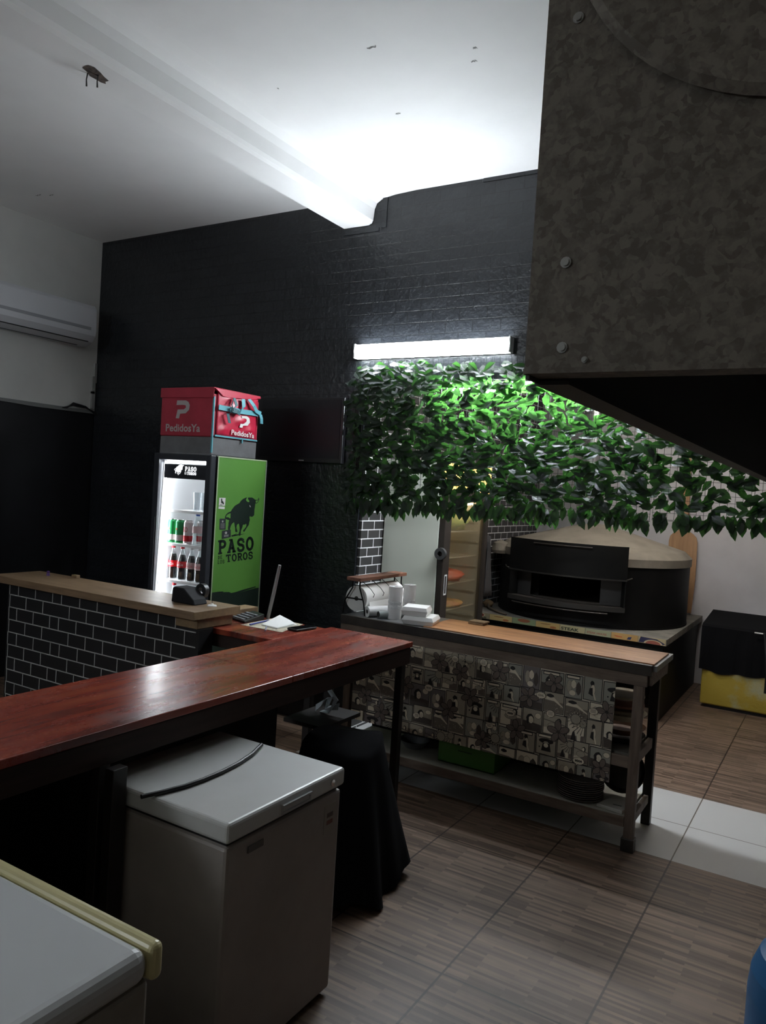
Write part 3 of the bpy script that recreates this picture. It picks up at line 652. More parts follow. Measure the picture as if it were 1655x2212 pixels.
bottle(-3.895, 3.90, SH[2]+.006, capw, pale_lab, 'cola bottle with white cap and pale label in the cooler', txt='Coca-Cola')
bottle(-3.815, 3.90, SH[2]+.006, capw, pale_lab, 'rightmost cola bottle with pale label by the cooler door frame', txt='Coca-Cola')
bottle(-4.04, 3.89, SH[3]+.006, capr, None, 'clear red capped bottle on the lowest visible cooler shelf', None)
bottle(-3.835, 3.88, SH[1]+.006, capb, pale_lab, 'water bottle with blue cap beside the red cans', None, h=.22)
bottle(-3.775, 3.95, SH[1]+.007, capb, None, 'water bottle with blue cap at the right edge of the cooler shelf', None, h=.225)
def can(x, y, z, colA, label, txt, tcol, band):
    t = thing('drink_can', label, 'can', (x, y, z), 'tall drink cans in the cooler')
    MB().lathe([(0, 0), (.026, 0), (.033, .008), (.033, .15), (.027, .162), (0, .162)], (x, y, z), 20).build('body', colA, t)
    MB().lathe([(.0335, .02), (.0335, .06)], (x, y, z), 20).build('colour_band', band, t)
    if txt: label_wrap(MB(), txt, x, y, z+.085, z+.12, .034, -.5, .6).build('can_lettering', tcol, t)
    else: MB().face([(x+(.011 if i % 2 == 0 else .0045)*math.sin(i*PI/5), y-.0345, z+.1+(.011 if i % 2 == 0 else .0045)*math.cos(i*PI/5)) for i in range(10)]).build('star_emblem', rcan, t)
    MB().lathe([(0, .163), (.026, .163), (.027, .166), (.025, .166), (.025, .1635)], (x, y, z), 20).build('lid', chrome, t)
gcan = M('green_can', (.03, .30, .10), .3, .3); wcan = M('white_can', (.7, .62, .62), .3, .2); rcan = M('red_can', (.55, .02, .03), .3, .3)
can(-4.075, 3.88, SH[1]+.006, gcan, 'left green beer can on the middle cooler shelf', '', print_w, wcan)
can(-4.0, 3.88, SH[1]+.006, gcan, 'right green beer can, next to the red and white cans', '', rcan, wcan)
can(-3.925, 3.885, SH[1]+.006, wcan, 'white and red can beside the green cans in the cooler', 'SO', rcan, rcan)
can(-3.875, 3.96, SH[1]+.006, wcan, 'white and red can half behind the water bottle', 'SO', rcan, rcan)
for i, (x, y, l) in enumerate(((-3.85, 3.88, 'left empty clear tumbler on the top cooler shelf'), (-3.795, 3.90, 'middle empty clear tumbler on the top cooler shelf'), (-3.745, 3.88, 'right empty clear tumbler on the top cooler shelf'))):
    o = MB().lathe([(0, .004), (.022, .004), (.028, .13), (.0295, .13), (.0235, 0), (0, 0)], (x, y, SH[0]+.006), 20).build('tumbler', glass_tum); tag(o, l, 'glass', 'tumblers in the cooler')

# ------------------------------------------------------------------ delivery bag on the cooler
t = thing('delivery_bag', 'red insulated delivery bag with teal straps on the drinks cooler', 'delivery bag', (-3.92, 4.03, FZ))
bx0, bx1, by0, by1 = -4.165, -3.672, 3.80, 4.26
B(bx0, bx1, by0, by1, 2.07, 2.36).build('front_body', red_mat_fab, t, bevel=.008)
B(bx0+.002, bx1+.0, by0+.002, by1-.002, FZ+.002, 2.07).build('lower_body', grey_fab, t, bevel=.008)
ld = MB().box(bx0-.006, bx1+.006, by0-.006, by1+.006, 2.38, 2.402)
ld.hexa([(bx0-.006, by0-.006, 2.335), (bx1+.004, by0-.008, 2.33), (bx1+.004, by0+.0, 2.33), (bx0-.006, by0+.0, 2.335)], [(bx0-.006, by0-.006, 2.39), (bx1+.006, by0-.006, 2.39), (bx1+.006, by0, 2.39), (bx0-.006, by0, 2.39)])
ld.build('lid', red_mat_fab, t, bevel=.004)
MB().prism([(by0-.006, 2.395), (by0+.07, 2.35), (by0+.12, 2.347), (by1-.08, 2.365), (by1+.006, 2.39)], lambda y, z, tt: (bx1+tt, y, z), .004, .018).build('lid_flap', red_fab, t, bevel=.002)
# wrinkled vinyl side
vs = []; fs = []; nu, nv = 22, 18
for i in range(nu+1):
    for j in range(nv+1):
        u, v = i/nu, j/nv; w = .006*math.sin(9*u+5*v)+.005*math.sin(17*v-11*u+1)+.004*math.sin(23*u*v+3)
        e = min(1, 6*min(u, 1-u, v, 1-v)); vs.append((bx1+.006+max(0, w)*e+.004*e, by0+.03+(by1-by0-.05)*u, 2.085+.29*v))
for i in range(nu):
    for j in range(nv): a = i*(nv+1)+j; fs.append((a, a+nv+1, a+nv+2, a+1))
MB().mesh(vs, fs, True).build('vinyl_side', red_fab, t, solid=.003)
zp = MB().box(bx1-.004, bx1+.008, by0-.003, by0+.008, FZ+.02, 2.34).box(bx1+.002, bx1+.012, by0+.02, by1-.01, 2.075, 2.086).box(bx1+.006, bx1+.016, 4.085, 4.095, 2.05, 2.08)
zp.build('zip', teal, t, bevel=.0015)
XS = bx1+.02
st = MB().ribbon([((XS, 3.83, 2.272), (0, 0, 1)), ((XS+.003, 4.05, 2.268), (0, 0, 1)), ((XS, 4.255, 2.272), (0, 0, 1))], .034)
st.ribbon([((XS+.006, 4.06, 2.355), (0, 1, .1)), ((XS+.02, 4.055, 2.30), (0, 1, .3)), ((XS+.016, 4.03, 2.262), (0, .6, 1)), ((XS+.01, 3.96, 2.26), (0, .3, 1))], .035)
st.ribbon([((XS+.006, 4.12, 2.362), (0, 1, .3)), ((XS+.02, 4.16, 2.32), (0, 1, .6)), ((XS+.014, 4.20, 2.285), (0, .8, 1)), ((XS+.01, 4.25, 2.275), (0, .2, 1))], .03)
st.ribbon([((XS+.008, 4.247, 2.27), (0, 1, 0)), ((XS+.012, 4.256, 2.24), (0, 1, 0)), ((XS+.010, 4.262, 2.205), (0, 1, 0))], .03)
st.build('strap', teal, t)
st = MB().ribbon([((XS+.01, 3.965, 2.35), (0, 1, 0)), ((XS+.03, 3.97, 2.30), (0, 1, .3)), ((XS+.03, 3.93, 2.255), (0, .7, 1)), ((XS+.02, 3.90, 2.235), (0, 1, 0)), ((XS+.012, 3.93, 2.175), (0, 1, 0))], .025)
st.ribbon([((XS+.02, 3.93, 2.27), (0, 0, 1)), ((XS+.032, 3.98, 2.26), (0, .4, 1)), ((XS+.02, 4.02, 2.25), (0, .2, 1))], .03)
st.tube([(XS+.02, 3.95, 2.345), (XS+.03, 3.925, 2.30), (XS+.035, 3.94, 2.26)], .004, 6)
st.build('strap', teal_dk, t)
PL = [(-4.011, 2.315), (-3.926, 2.314), (-3.902, 2.304), (-3.888, 2.283), (-3.892, 2.25), (-3.923, 2.226), (-3.976, 2.223), (-3.984, 2.191), (-4.016, 2.192), (-4.002, 2.252), (-3.942, 2.253), (-3.923, 2.266), (-3.927, 2.281), (-3.954, 2.284), (-4.015, 2.283)]
PL2 = [(4.064, 2.239), (4.115, 2.243), (4.145, 2.231), (4.153, 2.203), (4.131, 2.178), (4.084, 2.173), (4.076, 2.158), (4.047, 2.158), (4.061, 2.195), (4.108, 2.198), (4.118, 2.209), (4.113, 2.223), (4.087, 2.225), (4.062, 2.222)]
m = MB().face([(x, by0-.0015, z) for x, z in PL])
text_mb(m, 'PedidosYa', quadmap([(-4.109, by0-.0015, 2.152), (-3.78, by0-.0015, 2.153), (-3.781, by0-.0015, 2.10), (-4.107, by0-.0015, 2.10)]), .02)
m.build('front_logo', M('grey_print', (.42, .38, .37), .6), t)
m = MB().face([(XS-.001, y, z) for y, z in PL2])
text_mb(m, 'PedidosYa', quadmap([(XS-.001, 3.97, 2.136), (XS-.001, 4.204, 2.130), (XS-.001, 4.205, 2.095), (XS-.001, 3.969, 2.10)]), .02)
m.build('side_logo', print_w, t)

# ------------------------------------------------------------------ tiled half wall and its wooden ledge
hw = struct('wall_counter', MB().box(-4.505, -3.03, 2.935, 3.04, 0, 1.055).box(-3.03, -2.85, 2.935, 3.04, 0, 1.0), tile_black)
g = MB(); Yg = 2.9345
def gx(x0, x1, z0, z1): g.box(x0, x1, Yg-.0015, Yg, z0, z1)
rows = [1.063-.0790*i for i in range(14)]
R1 = [-4.489, -4.398, -4.228, -4.061, -3.976, -3.809, -3.654, -3.462, -3.312, -3.153, -3.022]
R2 = [-4.483, -4.317, -4.15, -3.899, -3.744, -3.591, -3.394, -3.243, -3.112, -2.951]
R3 = [-4.488, -4.407, -4.24, -4.079, -3.994, -3.832, -3.677, -3.481, -3.329, -3.17, -3.046]
for i, z in enumerate(rows):
    if i: gx(-4.49, -2.87, z-.003, z+.003)
    for x in ((R1, R2, R3, R2)[i % 4]):
        gx(x-.003, x+.003, max(.0, z-.079), z-(.008 if i == 0 else 0))
g.build('grout_lines', grout_w, hw)
t = thing('wooden_ledge', 'long brown wooden ledge on top of the black tiled half wall', 'ledge', (-3.7, 3.05, 1.055))
B(-4.62, -2.845, 2.885, 3.235, 1.056, 1.10).build('plank', ledge_wood, t, bevel=.003)
B(-2.846, -2.84, 2.886, 3.234, 1.058, 1.098).build('end_grain', end_wood, t)
B(-3.02, -2.86, 2.93, 3.2, 1.002, 1.0555).build('end_block', end_wood, t, bevel=.003)
B(-3.09, -2.985, 3.30, 3.56, 1.0, 1.042).build('end_block', end_wood, t, bevel=.003)
# small things on the ledge
t = thing('tape_dispenser', 'black tape dispenser standing on the wooden ledge before the cooler', 'tape dispenser', (-3.07, 3.09, 1.10))
MB().prism([(-3.165, 1.101), (-2.985, 1.101), (-3.0, 1.13), (-3.075, 1.185), (-3.145, 1.187), (-3.158, 1.18)], lambda x, z, y: (x, y, z), 3.03, 3.13).build('body', M('matt_black', (.006, .006, .008), .7, spec=.25), t, bevel=.006)
MB().lathe([(.02, 0), (.04, 0), (.04, .03), (.02, .03), (.02, 0)], (-3.05, 3.135, 1.165), 24, 'Y').build('tape_roll', black_pl, t)
t = thing('flag_stand', 'small white round stand with a thin rod on the ledge end', 'stand', (-2.925, 3.10, 1.10))
MB().lathe([(0, 0), (.026, 0), (.024, .006), (.008, .009), (.006, .016), (0, .016)], (-2.925, 3.10, 1.1), 24).build('base', paper_w, t)
MB().cyl((-2.925, 3.10, 1.115), .0015, .05, seg=8).build('rod', black_pl, t)
tag(MB().lathe([(0, 0), (.012, 0), (.008, .02), (.011, .028), (0, .033)], (-4.39, 3.13, 1.10), 12).build('bottle_stopper', M('purple', (.08, .03, .16), .5)), 'tiny purple stopper near the left end of the ledge', 'stopper')
tag(B(-4.25, -4.2, 3.2, 3.228, 1.101, 1.118).build('wood_offcut', end_wood, bevel=.002), 'small pale wood offcut on the far edge of the ledge', 'offcut')

# ------------------------------------------------------------------ red bar
t = thing('bar_counter', 'long red varnished wooden bar running towards the viewer', 'bar counter', (-2.17, 2.0, 0))
B(-2.445, -1.915, -.4, 2.53, .972, 1.0).build('countertop', redw, t, bevel=.003)
B(-2.445, -1.915, 2.532, 3.555, .972, 1.0).build('countertop', redw, t, bevel=.003)
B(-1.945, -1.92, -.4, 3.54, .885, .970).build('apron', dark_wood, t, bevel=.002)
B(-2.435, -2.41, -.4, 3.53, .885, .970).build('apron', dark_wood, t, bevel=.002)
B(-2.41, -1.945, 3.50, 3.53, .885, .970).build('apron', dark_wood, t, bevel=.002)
for x, y in ((-1.982, 3.50), (-2.43, 3.50), (-1.965, 1.585), (-2.43, 1.56), (-1.99, .0), (-2.43, .0)):
    B(x, x+.04, y, y+.04, 0, .886).build('leg', black_leg, t, bevel=.002)
B(-1.90, -1.862, 1.585, 1.64, 0, .886).build('leg', black_leg, t, bevel=.002)
B(-2.408, -2.395, -.4, 3.05, .01, .884).build('back_panel', black_low, t)  # black panel added to keep the space under the bar dark
B(-2.43, -2.18, 3.15, 3.50, .56, .58).build('under_shelf', black_leg, t)
t = thing('side_counter', 'short dark red side counter joining the bar to the half wall', 'bar counter', (-2.73, 3.28, 0))
B(-3.02, -2.449, 3.045, 3.505, .968, .998).build('countertop', redw, t, bevel=.003)
B(-3.0, -2.47, 3.055, 3.08, .90, .967).build('apron', dark_wood, t)
for x, y in ((-2.99, 3.44), (-2.52, 3.44)): B(x, x+.04, y, y+.04, 0, .967).build('leg', black_leg, t)
ZT = .998
tag(MB().prism([(-2.815, 3.215), (-2.535, 3.225), (-2.60, 3.50), (-2.828, 3.50)], lambda x, y, z: (x, y, z), ZT+.0005, ZT+.002).build('printed_menu', M('printed_newsprint', (.55, .50, .38), .7, col2=(.30, .25, .18), ns=22, thr=(.55, .6))), 'yellowish printed sheet lying under the notes on the side counter', 'sheet')
m = MB().prism([(-2.725, 3.285), (-2.60, 3.27), (-2.59, 3.44), (-2.755, 3.47)], lambda x, y, z: (x, y, z), ZT+.0025, ZT+.009)
m.mesh([(-2.725, 3.285, ZT+.010), (-2.60, 3.27, ZT+.010), (-2.60, 3.43, ZT+.014), (-2.66, 3.46, ZT+.02), (-2.755, 3.48, ZT+.036)], [(0, 1, 2, 3, 4)])
tag(m.build('note_paper', paper_w), 'white note sheets with a curled corner on the side counter', 'paper')
t = thing('calculator', 'dark grey calculator beside the note sheets on the side counter', 'calculator', (-2.86, 3.40, ZT))
MB().hexa([(-2.975, 3.31, ZT+.0005), (-2.835, 3.27, ZT+.0005), (-2.835, 3.44, ZT+.0005), (-2.955, 3.48, ZT+.0005)], [(-2.975, 3.31, ZT+.012), (-2.835, 3.27, ZT+.012), (-2.835, 3.44, ZT+.034), (-2.955, 3.48, ZT+.034)]).build('body', black_pl, t, bevel=.003)
k = MB()
for i in range(5):
    for j in range(4):
        u, v = (i+.7)/5.6, (j+.6)/5; x = -2.975+.13*u+.01*v; y = 3.31-.04*u+.16*v; z = ZT+.011+.022*v; k.box(x-.008, x+.008, y-.01, y+.01, z, z+.005)
k.build('keys', M('grey_keys', (.25, .26, .27), .5), t)
t = thing('ballpoint_pen', 'blue pen lying across the edge of the note sheets', 'pen', (-2.74, 3.30, ZT))
MB().tube([(-2.765, 3.235, ZT+.008), (-2.75, 3.35, ZT+.016)], .005, 10).build('barrel', M('blue_pen', (.02, .03, .30), .35), t)
MB().tube([(-2.75, 3.35, ZT+.016), (-2.748, 3.375, ZT+.0175)], .0055, 10).build('cap', M('dark_blue', (.01, .015, .12), .35), t)
t = thing('ballpoint_pen', 'clear pen lying on the printed sheet near the counter front', 'pen', (-2.64, 3.2, ZT))
MB().tube([(-2.605, 3.175, ZT+.0065), (-2.665, 3.255, ZT+.007)], .0045, 10).build('barrel', M('clear_grey', (.35, .35, .45), .2), t)
t = thing('mobile_phone', 'black mobile phone lying beside the note sheets on the bar corner', 'phone', (-2.51, 3.38, ZT))
Rz = Matrix.Translation((-2.512, 3.375, ZT+.0035)) @ Matrix.Rotation(math.radians(-8), 4, 'Z')
MB().box(-.038, .038, -.078, .078, 0, .010, Rz).build('case', black_pl, t, bevel=.004)
MB().box(-.034, .034, -.073, .073, .0102, .0108, Rz).build('screen', M('phone_glass', (.005, .005, .006), .08), t)
tag(MB().tube([(-2.835, 3.47, ZT), (-2.805, 3.475, 1.15), (-2.772, 3.475, 1.32)], [.010, .011, .009], 10).build('metal_rod', M('dull_grey_rod', (.30, .30, .30), .5, .3)), 'upright grey metal rod at the back of the side counter', 'rod')
# white plastic bits on the under shelf
m = MB(); random.seed(3)
m.ribbon([((-2.37, 3.35, .60), (0, 0, 1)), ((-2.32, 3.34, .64), (.3, .4, 1)), ((-2.29, 3.36, .67), (1, 0, .3)), ((-2.30, 3.35, .61), (0, 1, .3)), ((-2.23, 3.36, .63), (0, .3, 1))], .035)
m.ribbon([((-2.34, 3.36, .585), (0, 1, 0)), ((-2.27, 3.34, .60), (0, 1, .6)), ((-2.25, 3.36, .66), (1, 0, .3)), ((-2.33, 3.38, .72), (1, .5, 0))], .03)
tag(m.build('crumpled_bag', M('pale_film', (.45, .5, .53), .4)), 'crumpled white plastic strip under the far end of the bar', 'plastic bag')

# ------------------------------------------------------------------ white chest freezer under the bar
t = thing('chest_freezer', 'white chest freezer standing partly under the red bar', 'freezer', (-1.75, 1.95, 0))
X1, X0, Y0, Y1 = -1.452, -2.05, 1.655, 2.255
B(X0+.008, X1-.008, Y0+.008, Y1-.008, .02, .735).build('body', beige_en, t, bevel=.012)
B(X0+.02, X1-.02, Y0+.02, Y1-.02, .735, .748).build('gasket', black_pl, t)
lid = B(X0, X1, Y0, Y1, .748, .81).build('lid', white_en, t, bevel=.012, seg=3)
MB().box(X1-.001, X1+.004, 1.90, 2.05, .758, .764).box(X1-.001, X1+.004, 1.90, 1.905, .764, .785).box(X1-.001, X1+.004, 2.045, 2.05, .764, .785).box(X1-.001, X1+.009, 1.90, 2.05, .783, .789).build('handle', M('grey_enamel', (.42, .43, .44), .4), lid)
MB().lathe([(.011, -.002), (.011, .005), (.0, .006)], (X1, 2.175, .778), 20, 'X').build('lock', chrome, lid)
bd = B(X1-.008, X1-.004, 1.755, 1.825, .688, .708).build('badge', M('grey_badge', (.10, .095, .09), .4), t)
B(X1-.008, X1-.0065, 2.15, 2.215, .60, .70).build('energy_label', M('faded_label', (.34, .31, .27), .6), t)
B(X1-.0068, X1-.0058, 2.165, 2.20, .655, .67).build('label_print', M('faded_dark', (.12, .09, .08), .6), t)
B(X1-.0068, X1-.0058, 2.165, 2.20, .63, .645).build('label_print', M('faded_red', (.2, .08, .06), .6), t)
for x, y in ((X0+.05, Y0+.05), (X1-.05, Y0+.05), (X0+.05, Y1-.05), (X1-.05, Y1-.05)): MB().cyl((x, y, 0), .02, .022, seg=12).build('foot', black_pl, t)
CBL = [(-1.775, 1.621, 0.8185), (-1.754, 1.684, 0.8185), (-1.735, 1.763, 0.8185), (-1.729, 1.838, 0.8185), (-1.731, 1.927, 0.8185), (-1.742, 2.019, 0.8185), (-1.766, 2.119, 0.8185), (-1.805, 2.216, 0.8185)]
cbm = MB().tube(CBL, .0075, 8)
tag(cbm.build('power_cable', black_pl), 'black cable lying across the lid of the white freezer', 'cable')

# ------------------------------------------------------------------ cream edged freezer in the corner
t = thing('chest_freezer', 'grey white chest freezer with yellowed cream edge in the lower left corner', 'freezer', (-1.55, .5, 0))
X1, X0, Y0, Y1 = -1.13, -1.86, -.15, 1.115
B(X0+.012, X1-.018, Y0, Y1-.02, .02, .775).build('body', M('grimy_enamel', (.35, .33, .29), .5, col2=(.25, .23, .2), ns=4), t, bevel=.01)
B(X0+.02, X1-.03, Y0, Y1-.03, .775, .782).build('gasket', black_pl, t)
MB().box(X0, X1, Y0, Y1-.0345, .782, .852).build('lid', M('grey_white_enamel', (.55, .565, .57), .35), t, bevel=.028, seg=4)
MB().box(X0, X1+.003, Y1-.034, Y1, .776, .855).build('cream_end_cap', cream_pl, t, bevel=.016, seg=4)
MB().cyl((-1.33, .86, .8518), .005, .001, seg=10).build('rust_spot', M('rust', (.15, .05, .03), .8), t)

# ------------------------------------------------------------------ black cloth
def drape(name, cx_, cy_, z1, rt, rb, label, cat, lean=(0, 0), z0=.02, seed=1):
    random.seed(seed); n = 72; m_ = 14; vs = []; fs = []
    ph = [random.uniform(0, 6) for _ in range(4)]
    for j in range(m_+1):
        v = j/m_
        for i in range(n):
            a = 2*PI*i/n; rr = rt[0]+(rb[0]-rt[0])*v; ry = rt[1]+(rb[1]-rt[1])*v
            k = 1+.10*v*math.sin(7*a+ph[0])+.06*v*math.sin(13*a+ph[1])
            hem = .03*math.sin(5*a+ph[2])*v
            vs.append((cx_+lean[0]*v+rr*k*math.cos(a), cy_+lean[1]*v+ry*k*math.sin(a), z1+(z0-z1)*v+hem+(.015*math.sin(3*a+ph[3]) if j == 0 else 0)))
    for j in range(m_):
        for i in range(n): k = (i+1) % n; fs.append((j*n+i, (j+1)*n+i, (j+1)*n+k, j*n+k))
    vs.append((cx_, cy_, z1+.04)); c0 = len(vs)-1
    for i in range(n): fs.append((i, (i+1) % n, c0))
    o = MB().mesh(vs, fs, True).build(name, black_fab); return tag(o, label, cat)
drape('draped_cloth', -1.925, 2.95, .63, (.17, .22), (.27, .38), 'black cloth draped to the floor beside the white freezer and bar leg', 'cloth', (.05, -.06), .03, 5)

# ------------------------------------------------------------------ pass counter with comic panel
CX0, CX1, CY0, CY1, CZ = -2.72, -.80, 4.055, 4.49, .98
t = thing('work_table', 'long weathered work table with printed comic panel under the ivy', 'table', (-1.76, 4.3, 0))
B(CX0, CX1+.02, CY0+.03, CY1+.02, CZ-.035, CZ-.004).build('steel_top', steel, t, bevel=.002)
B(CX0, CX1, CY0, CY0+.03, CZ-.055, CZ).build('front_edge', dark_steel, t, bevel=.002)
B(-2.14, CX1+.005, CY0+.03, CY1-.03, CZ-.004, CZ+.006).build('wooden_board', board_wood, t, bevel=.002)
B(CX0, CX1-.02, CY0+.008, CY0+.028, CZ-.115, CZ-.057).build('apron', grey_wood, t, bevel=.002)
B(CX0, CX1, CY1-.02, CY1, CZ-.115, CZ-.037).build('apron', grey_wood, t, bevel=.002)
B(CX1-.02, CX1-.0, CY0+.03, CY1-.02, CZ-.11, CZ-.037).build('apron', grey_wood, t, bevel=.002)
for x, y, mt in ((-.885, CY0+.005, leg_wood), (-.885, CY1-.02, black_leg), (-2.67, CY0+.005, leg_wood), (-2.67, CY1-.02, black_leg)):
    B(x, x+.05, y, y+.045, 0, CZ-.115 if y < 4.3 else CZ-.04).build('leg', mt, t, bevel=.003)
for x, y in ((-.893, CY0-.005), (-2.678, CY0-.005)): B(x, x+.066, y, y+.06, 0, .07).build('foot', dark_steel, t, bevel=.004)
B(CX0+.04, -.885, CY0+.01, CY1, .150, .175).build('lower_shelf', M('dusty_shelf', (.50, .49, .42), .6, col2=(.38, .37, .31), ns=5), t, bevel=.002)
B(CX0+.04, -.885, CY0+.0, CY0+.01, .125, .176).build('shelf_edge', grey_wood, t)
B(CX0+.04, -.885, CY0+.03, CY1, .475, .50).build('middle_shelf', M('dark_shelf', (.13, .12, .1), .6), t)
B(-1.02, -.885, CY0+.008, CY0+.028, .43, .49).build('rail', grey_wood, t, bevel=.002)
B(-.875, -.85, CY0+.04, CY1-.02, .44, .495).build('rail', leg_wood, t, bevel=.002)
B(-.875, -.85, CY0+.04, CY1-.02, .125, .17).build('rail', leg_wood, t, bevel=.002)
B(-2.68, -1.10, CY1-.03, CY1-.021, .02, .86).build('back_panel', black_low, t)  # dark panel added to block kitchen light from under the table
# comic print
YP = CY0+.012
PX0, PX1, PZ0, PZ1 = -2.60, -.975, .335, .866
pb = B(PX0, PX1, YP-.006, YP, PZ0, PZ1).build('printed_panel', M('panel_board', (.30, .27, .21), .6), t)
cm = MB(); random.seed(21); lay = [0]
INK = (.012, .010, .009); PAP = (.70, .62, .48); TAN = (.38, .33, .25); BRN = (.15, .115, .095); GRY = (.30, .29, .24); DKB = (.07, .055, .045); LIL = (.17, .145, .14)
yy = [YP-.0065]
def poly(pts, col, dz=None):
    cm.cur = col; yy[0] -= .0000045
    P = [(min(PX1, max(PX0, x)), yy[0], min(PZ1, max(PZ0, z))) for x, z in pts]
    cm.face(P)
def blob(x, z, rx_, rz_, col, n=18, ol=.0022, wob=0, rot=0):
    def pp(k): return [(x+math.cos(rot)*(rx_+k)*math.cos(2*PI*i/n)*(1+wob*math.sin(3*i))-math.sin(rot)*(rz_+k)*math.sin(2*PI*i/n), z+math.sin(rot)*(rx_+k)*math.cos(2*PI*i/n)+math.cos(rot)*(rz_+k)*math.sin(2*PI*i/n)*(1+wob*math.cos(2*i))) for i in range(n)]
    if ol: poly(pp(ol), INK)
    poly(pp(0), col)
def frame(x0, x1, z0, z1, col, sk=0):
    q = lambda k: [(x0-k, z0-k), (x1+k, z0-k+sk), (x1+k, z1+k+sk), (x0-k, z1+k)]
    poly(q(.0042), INK); poly(q(0), col)
def flower(x, z, R, rot, col=BRN):
    for i in range(5):
        a = rot+2*PI*i/5; blob(x+.58*R*math.cos(a), z+.58*R*math.sin(a), R*.46, R*.27, col, 14, .0032, 0, a)
    for i in range(5):
        a = rot+2*PI*i/5; poly([(x-.0008, z-.0016), (x+.7*R*math.cos(a), z+.7*R*math.sin(a)), (x+.0008, z+.0016)], INK)
def sunm(x, z, R):
    for i in range(14):
        a = 2*PI*i/14; b_ = PI/14*.8
        poly([(x+R*.95*math.cos(a-b_), z+R*.95*math.sin(a-b_)), (x+R*2.1*math.cos(a), z+R*2.1*math.sin(a)), (x+R*.95*math.cos(a+b_), z+R*.95*math.sin(a+b_))], INK)
        poly([(x+R*.95*math.cos(a-b_*.6), z+R*.95*math.sin(a-b_*.6)), (x+R*1.75*math.cos(a), z+R*1.75*math.sin(a)), (x+R*.95*math.cos(a+b_*.6), z+R*.95*math.sin(a+b_*.6))], PAP)
    blob(x, z, R, R, (.34, .30, .23), 24, .003)
def phone(x, z, s):
    poly([(x-.3*s, z-.42*s), (x+.34*s, z-.42*s), (x+.24*s, z+.1*s), (x-.2*s, z+.1*s)], INK)
    blob(x, z+.22*s, .48*s, .17*s, INK, 14, 0); poly([(x-.2*s, z+.08*s), (x+.2*s, z+.08*s), (x+.1*s, z+.2*s), (x-.1*s, z+.2*s)], TAN)
    blob(x, z-.05*s, .15*s, .14*s, PAP, 12, .001)
    blob(x-.42*s, z-.2*s, .05*s, .05*s, INK, 8, 0)
def head(x, z, s, hair=INK, flip=1):
    blob(x, z+.04*s, .30*s, .34*s, hair, 14, 0, .08); blob(x+.07*s*flip, z-.05*s, .2*s, .27*s, PAP, 12, .001)
    poly([(x+.0*s, z-.02*s), (x+.1*s*flip, z-.01*s), (x+.1*s*flip, z-.035*s)], INK); poly([(x+.04*s*flip, z-.17*s), (x+.14*s*flip, z-.16*s), (x+.09*s*flip, z-.2*s)], DKB)
    blob(x-.18*s*flip, z-.1*s, .1*s, .3*s, hair, 10, 0, .05)
def bubble(x, z, rx_, rz_, txt):
    blob(x, z, rx_, rz_, PAP, 18, .002); poly([(x-rx_*.3, z-rz_*.8), (x-rx_*.1, z-rz_*.9), (x-rx_*.5, z-rz_*1.5)], PAP)
    if txt:
        cm.cur = INK; yy[0] -= .0000045; y_ = yy[0]
        text_mb(cm, txt, quadmap([(x-rx_*.62, y_, z+rz_*.38), (x+rx_*.62, y_, z+rz_*.38), (x+rx_*.62, y_, z-rz_*.38), (x-rx_*.62, y_, z-rz_*.38)]), .03, 1)
    else:
        for k in (-.4, 0, .4): poly([(x-rx_*.6, z+k*rz_), (x+rx_*.6, z+k*rz_), (x+rx_*.6, z+k*rz_+.0022), (x-rx_*.6, z+k*rz_+.0022)], INK)
poly([(PX0, PZ0), (PX1, PZ0), (PX1, PZ1), (PX0, PZ1)], (.60, .54, .43))
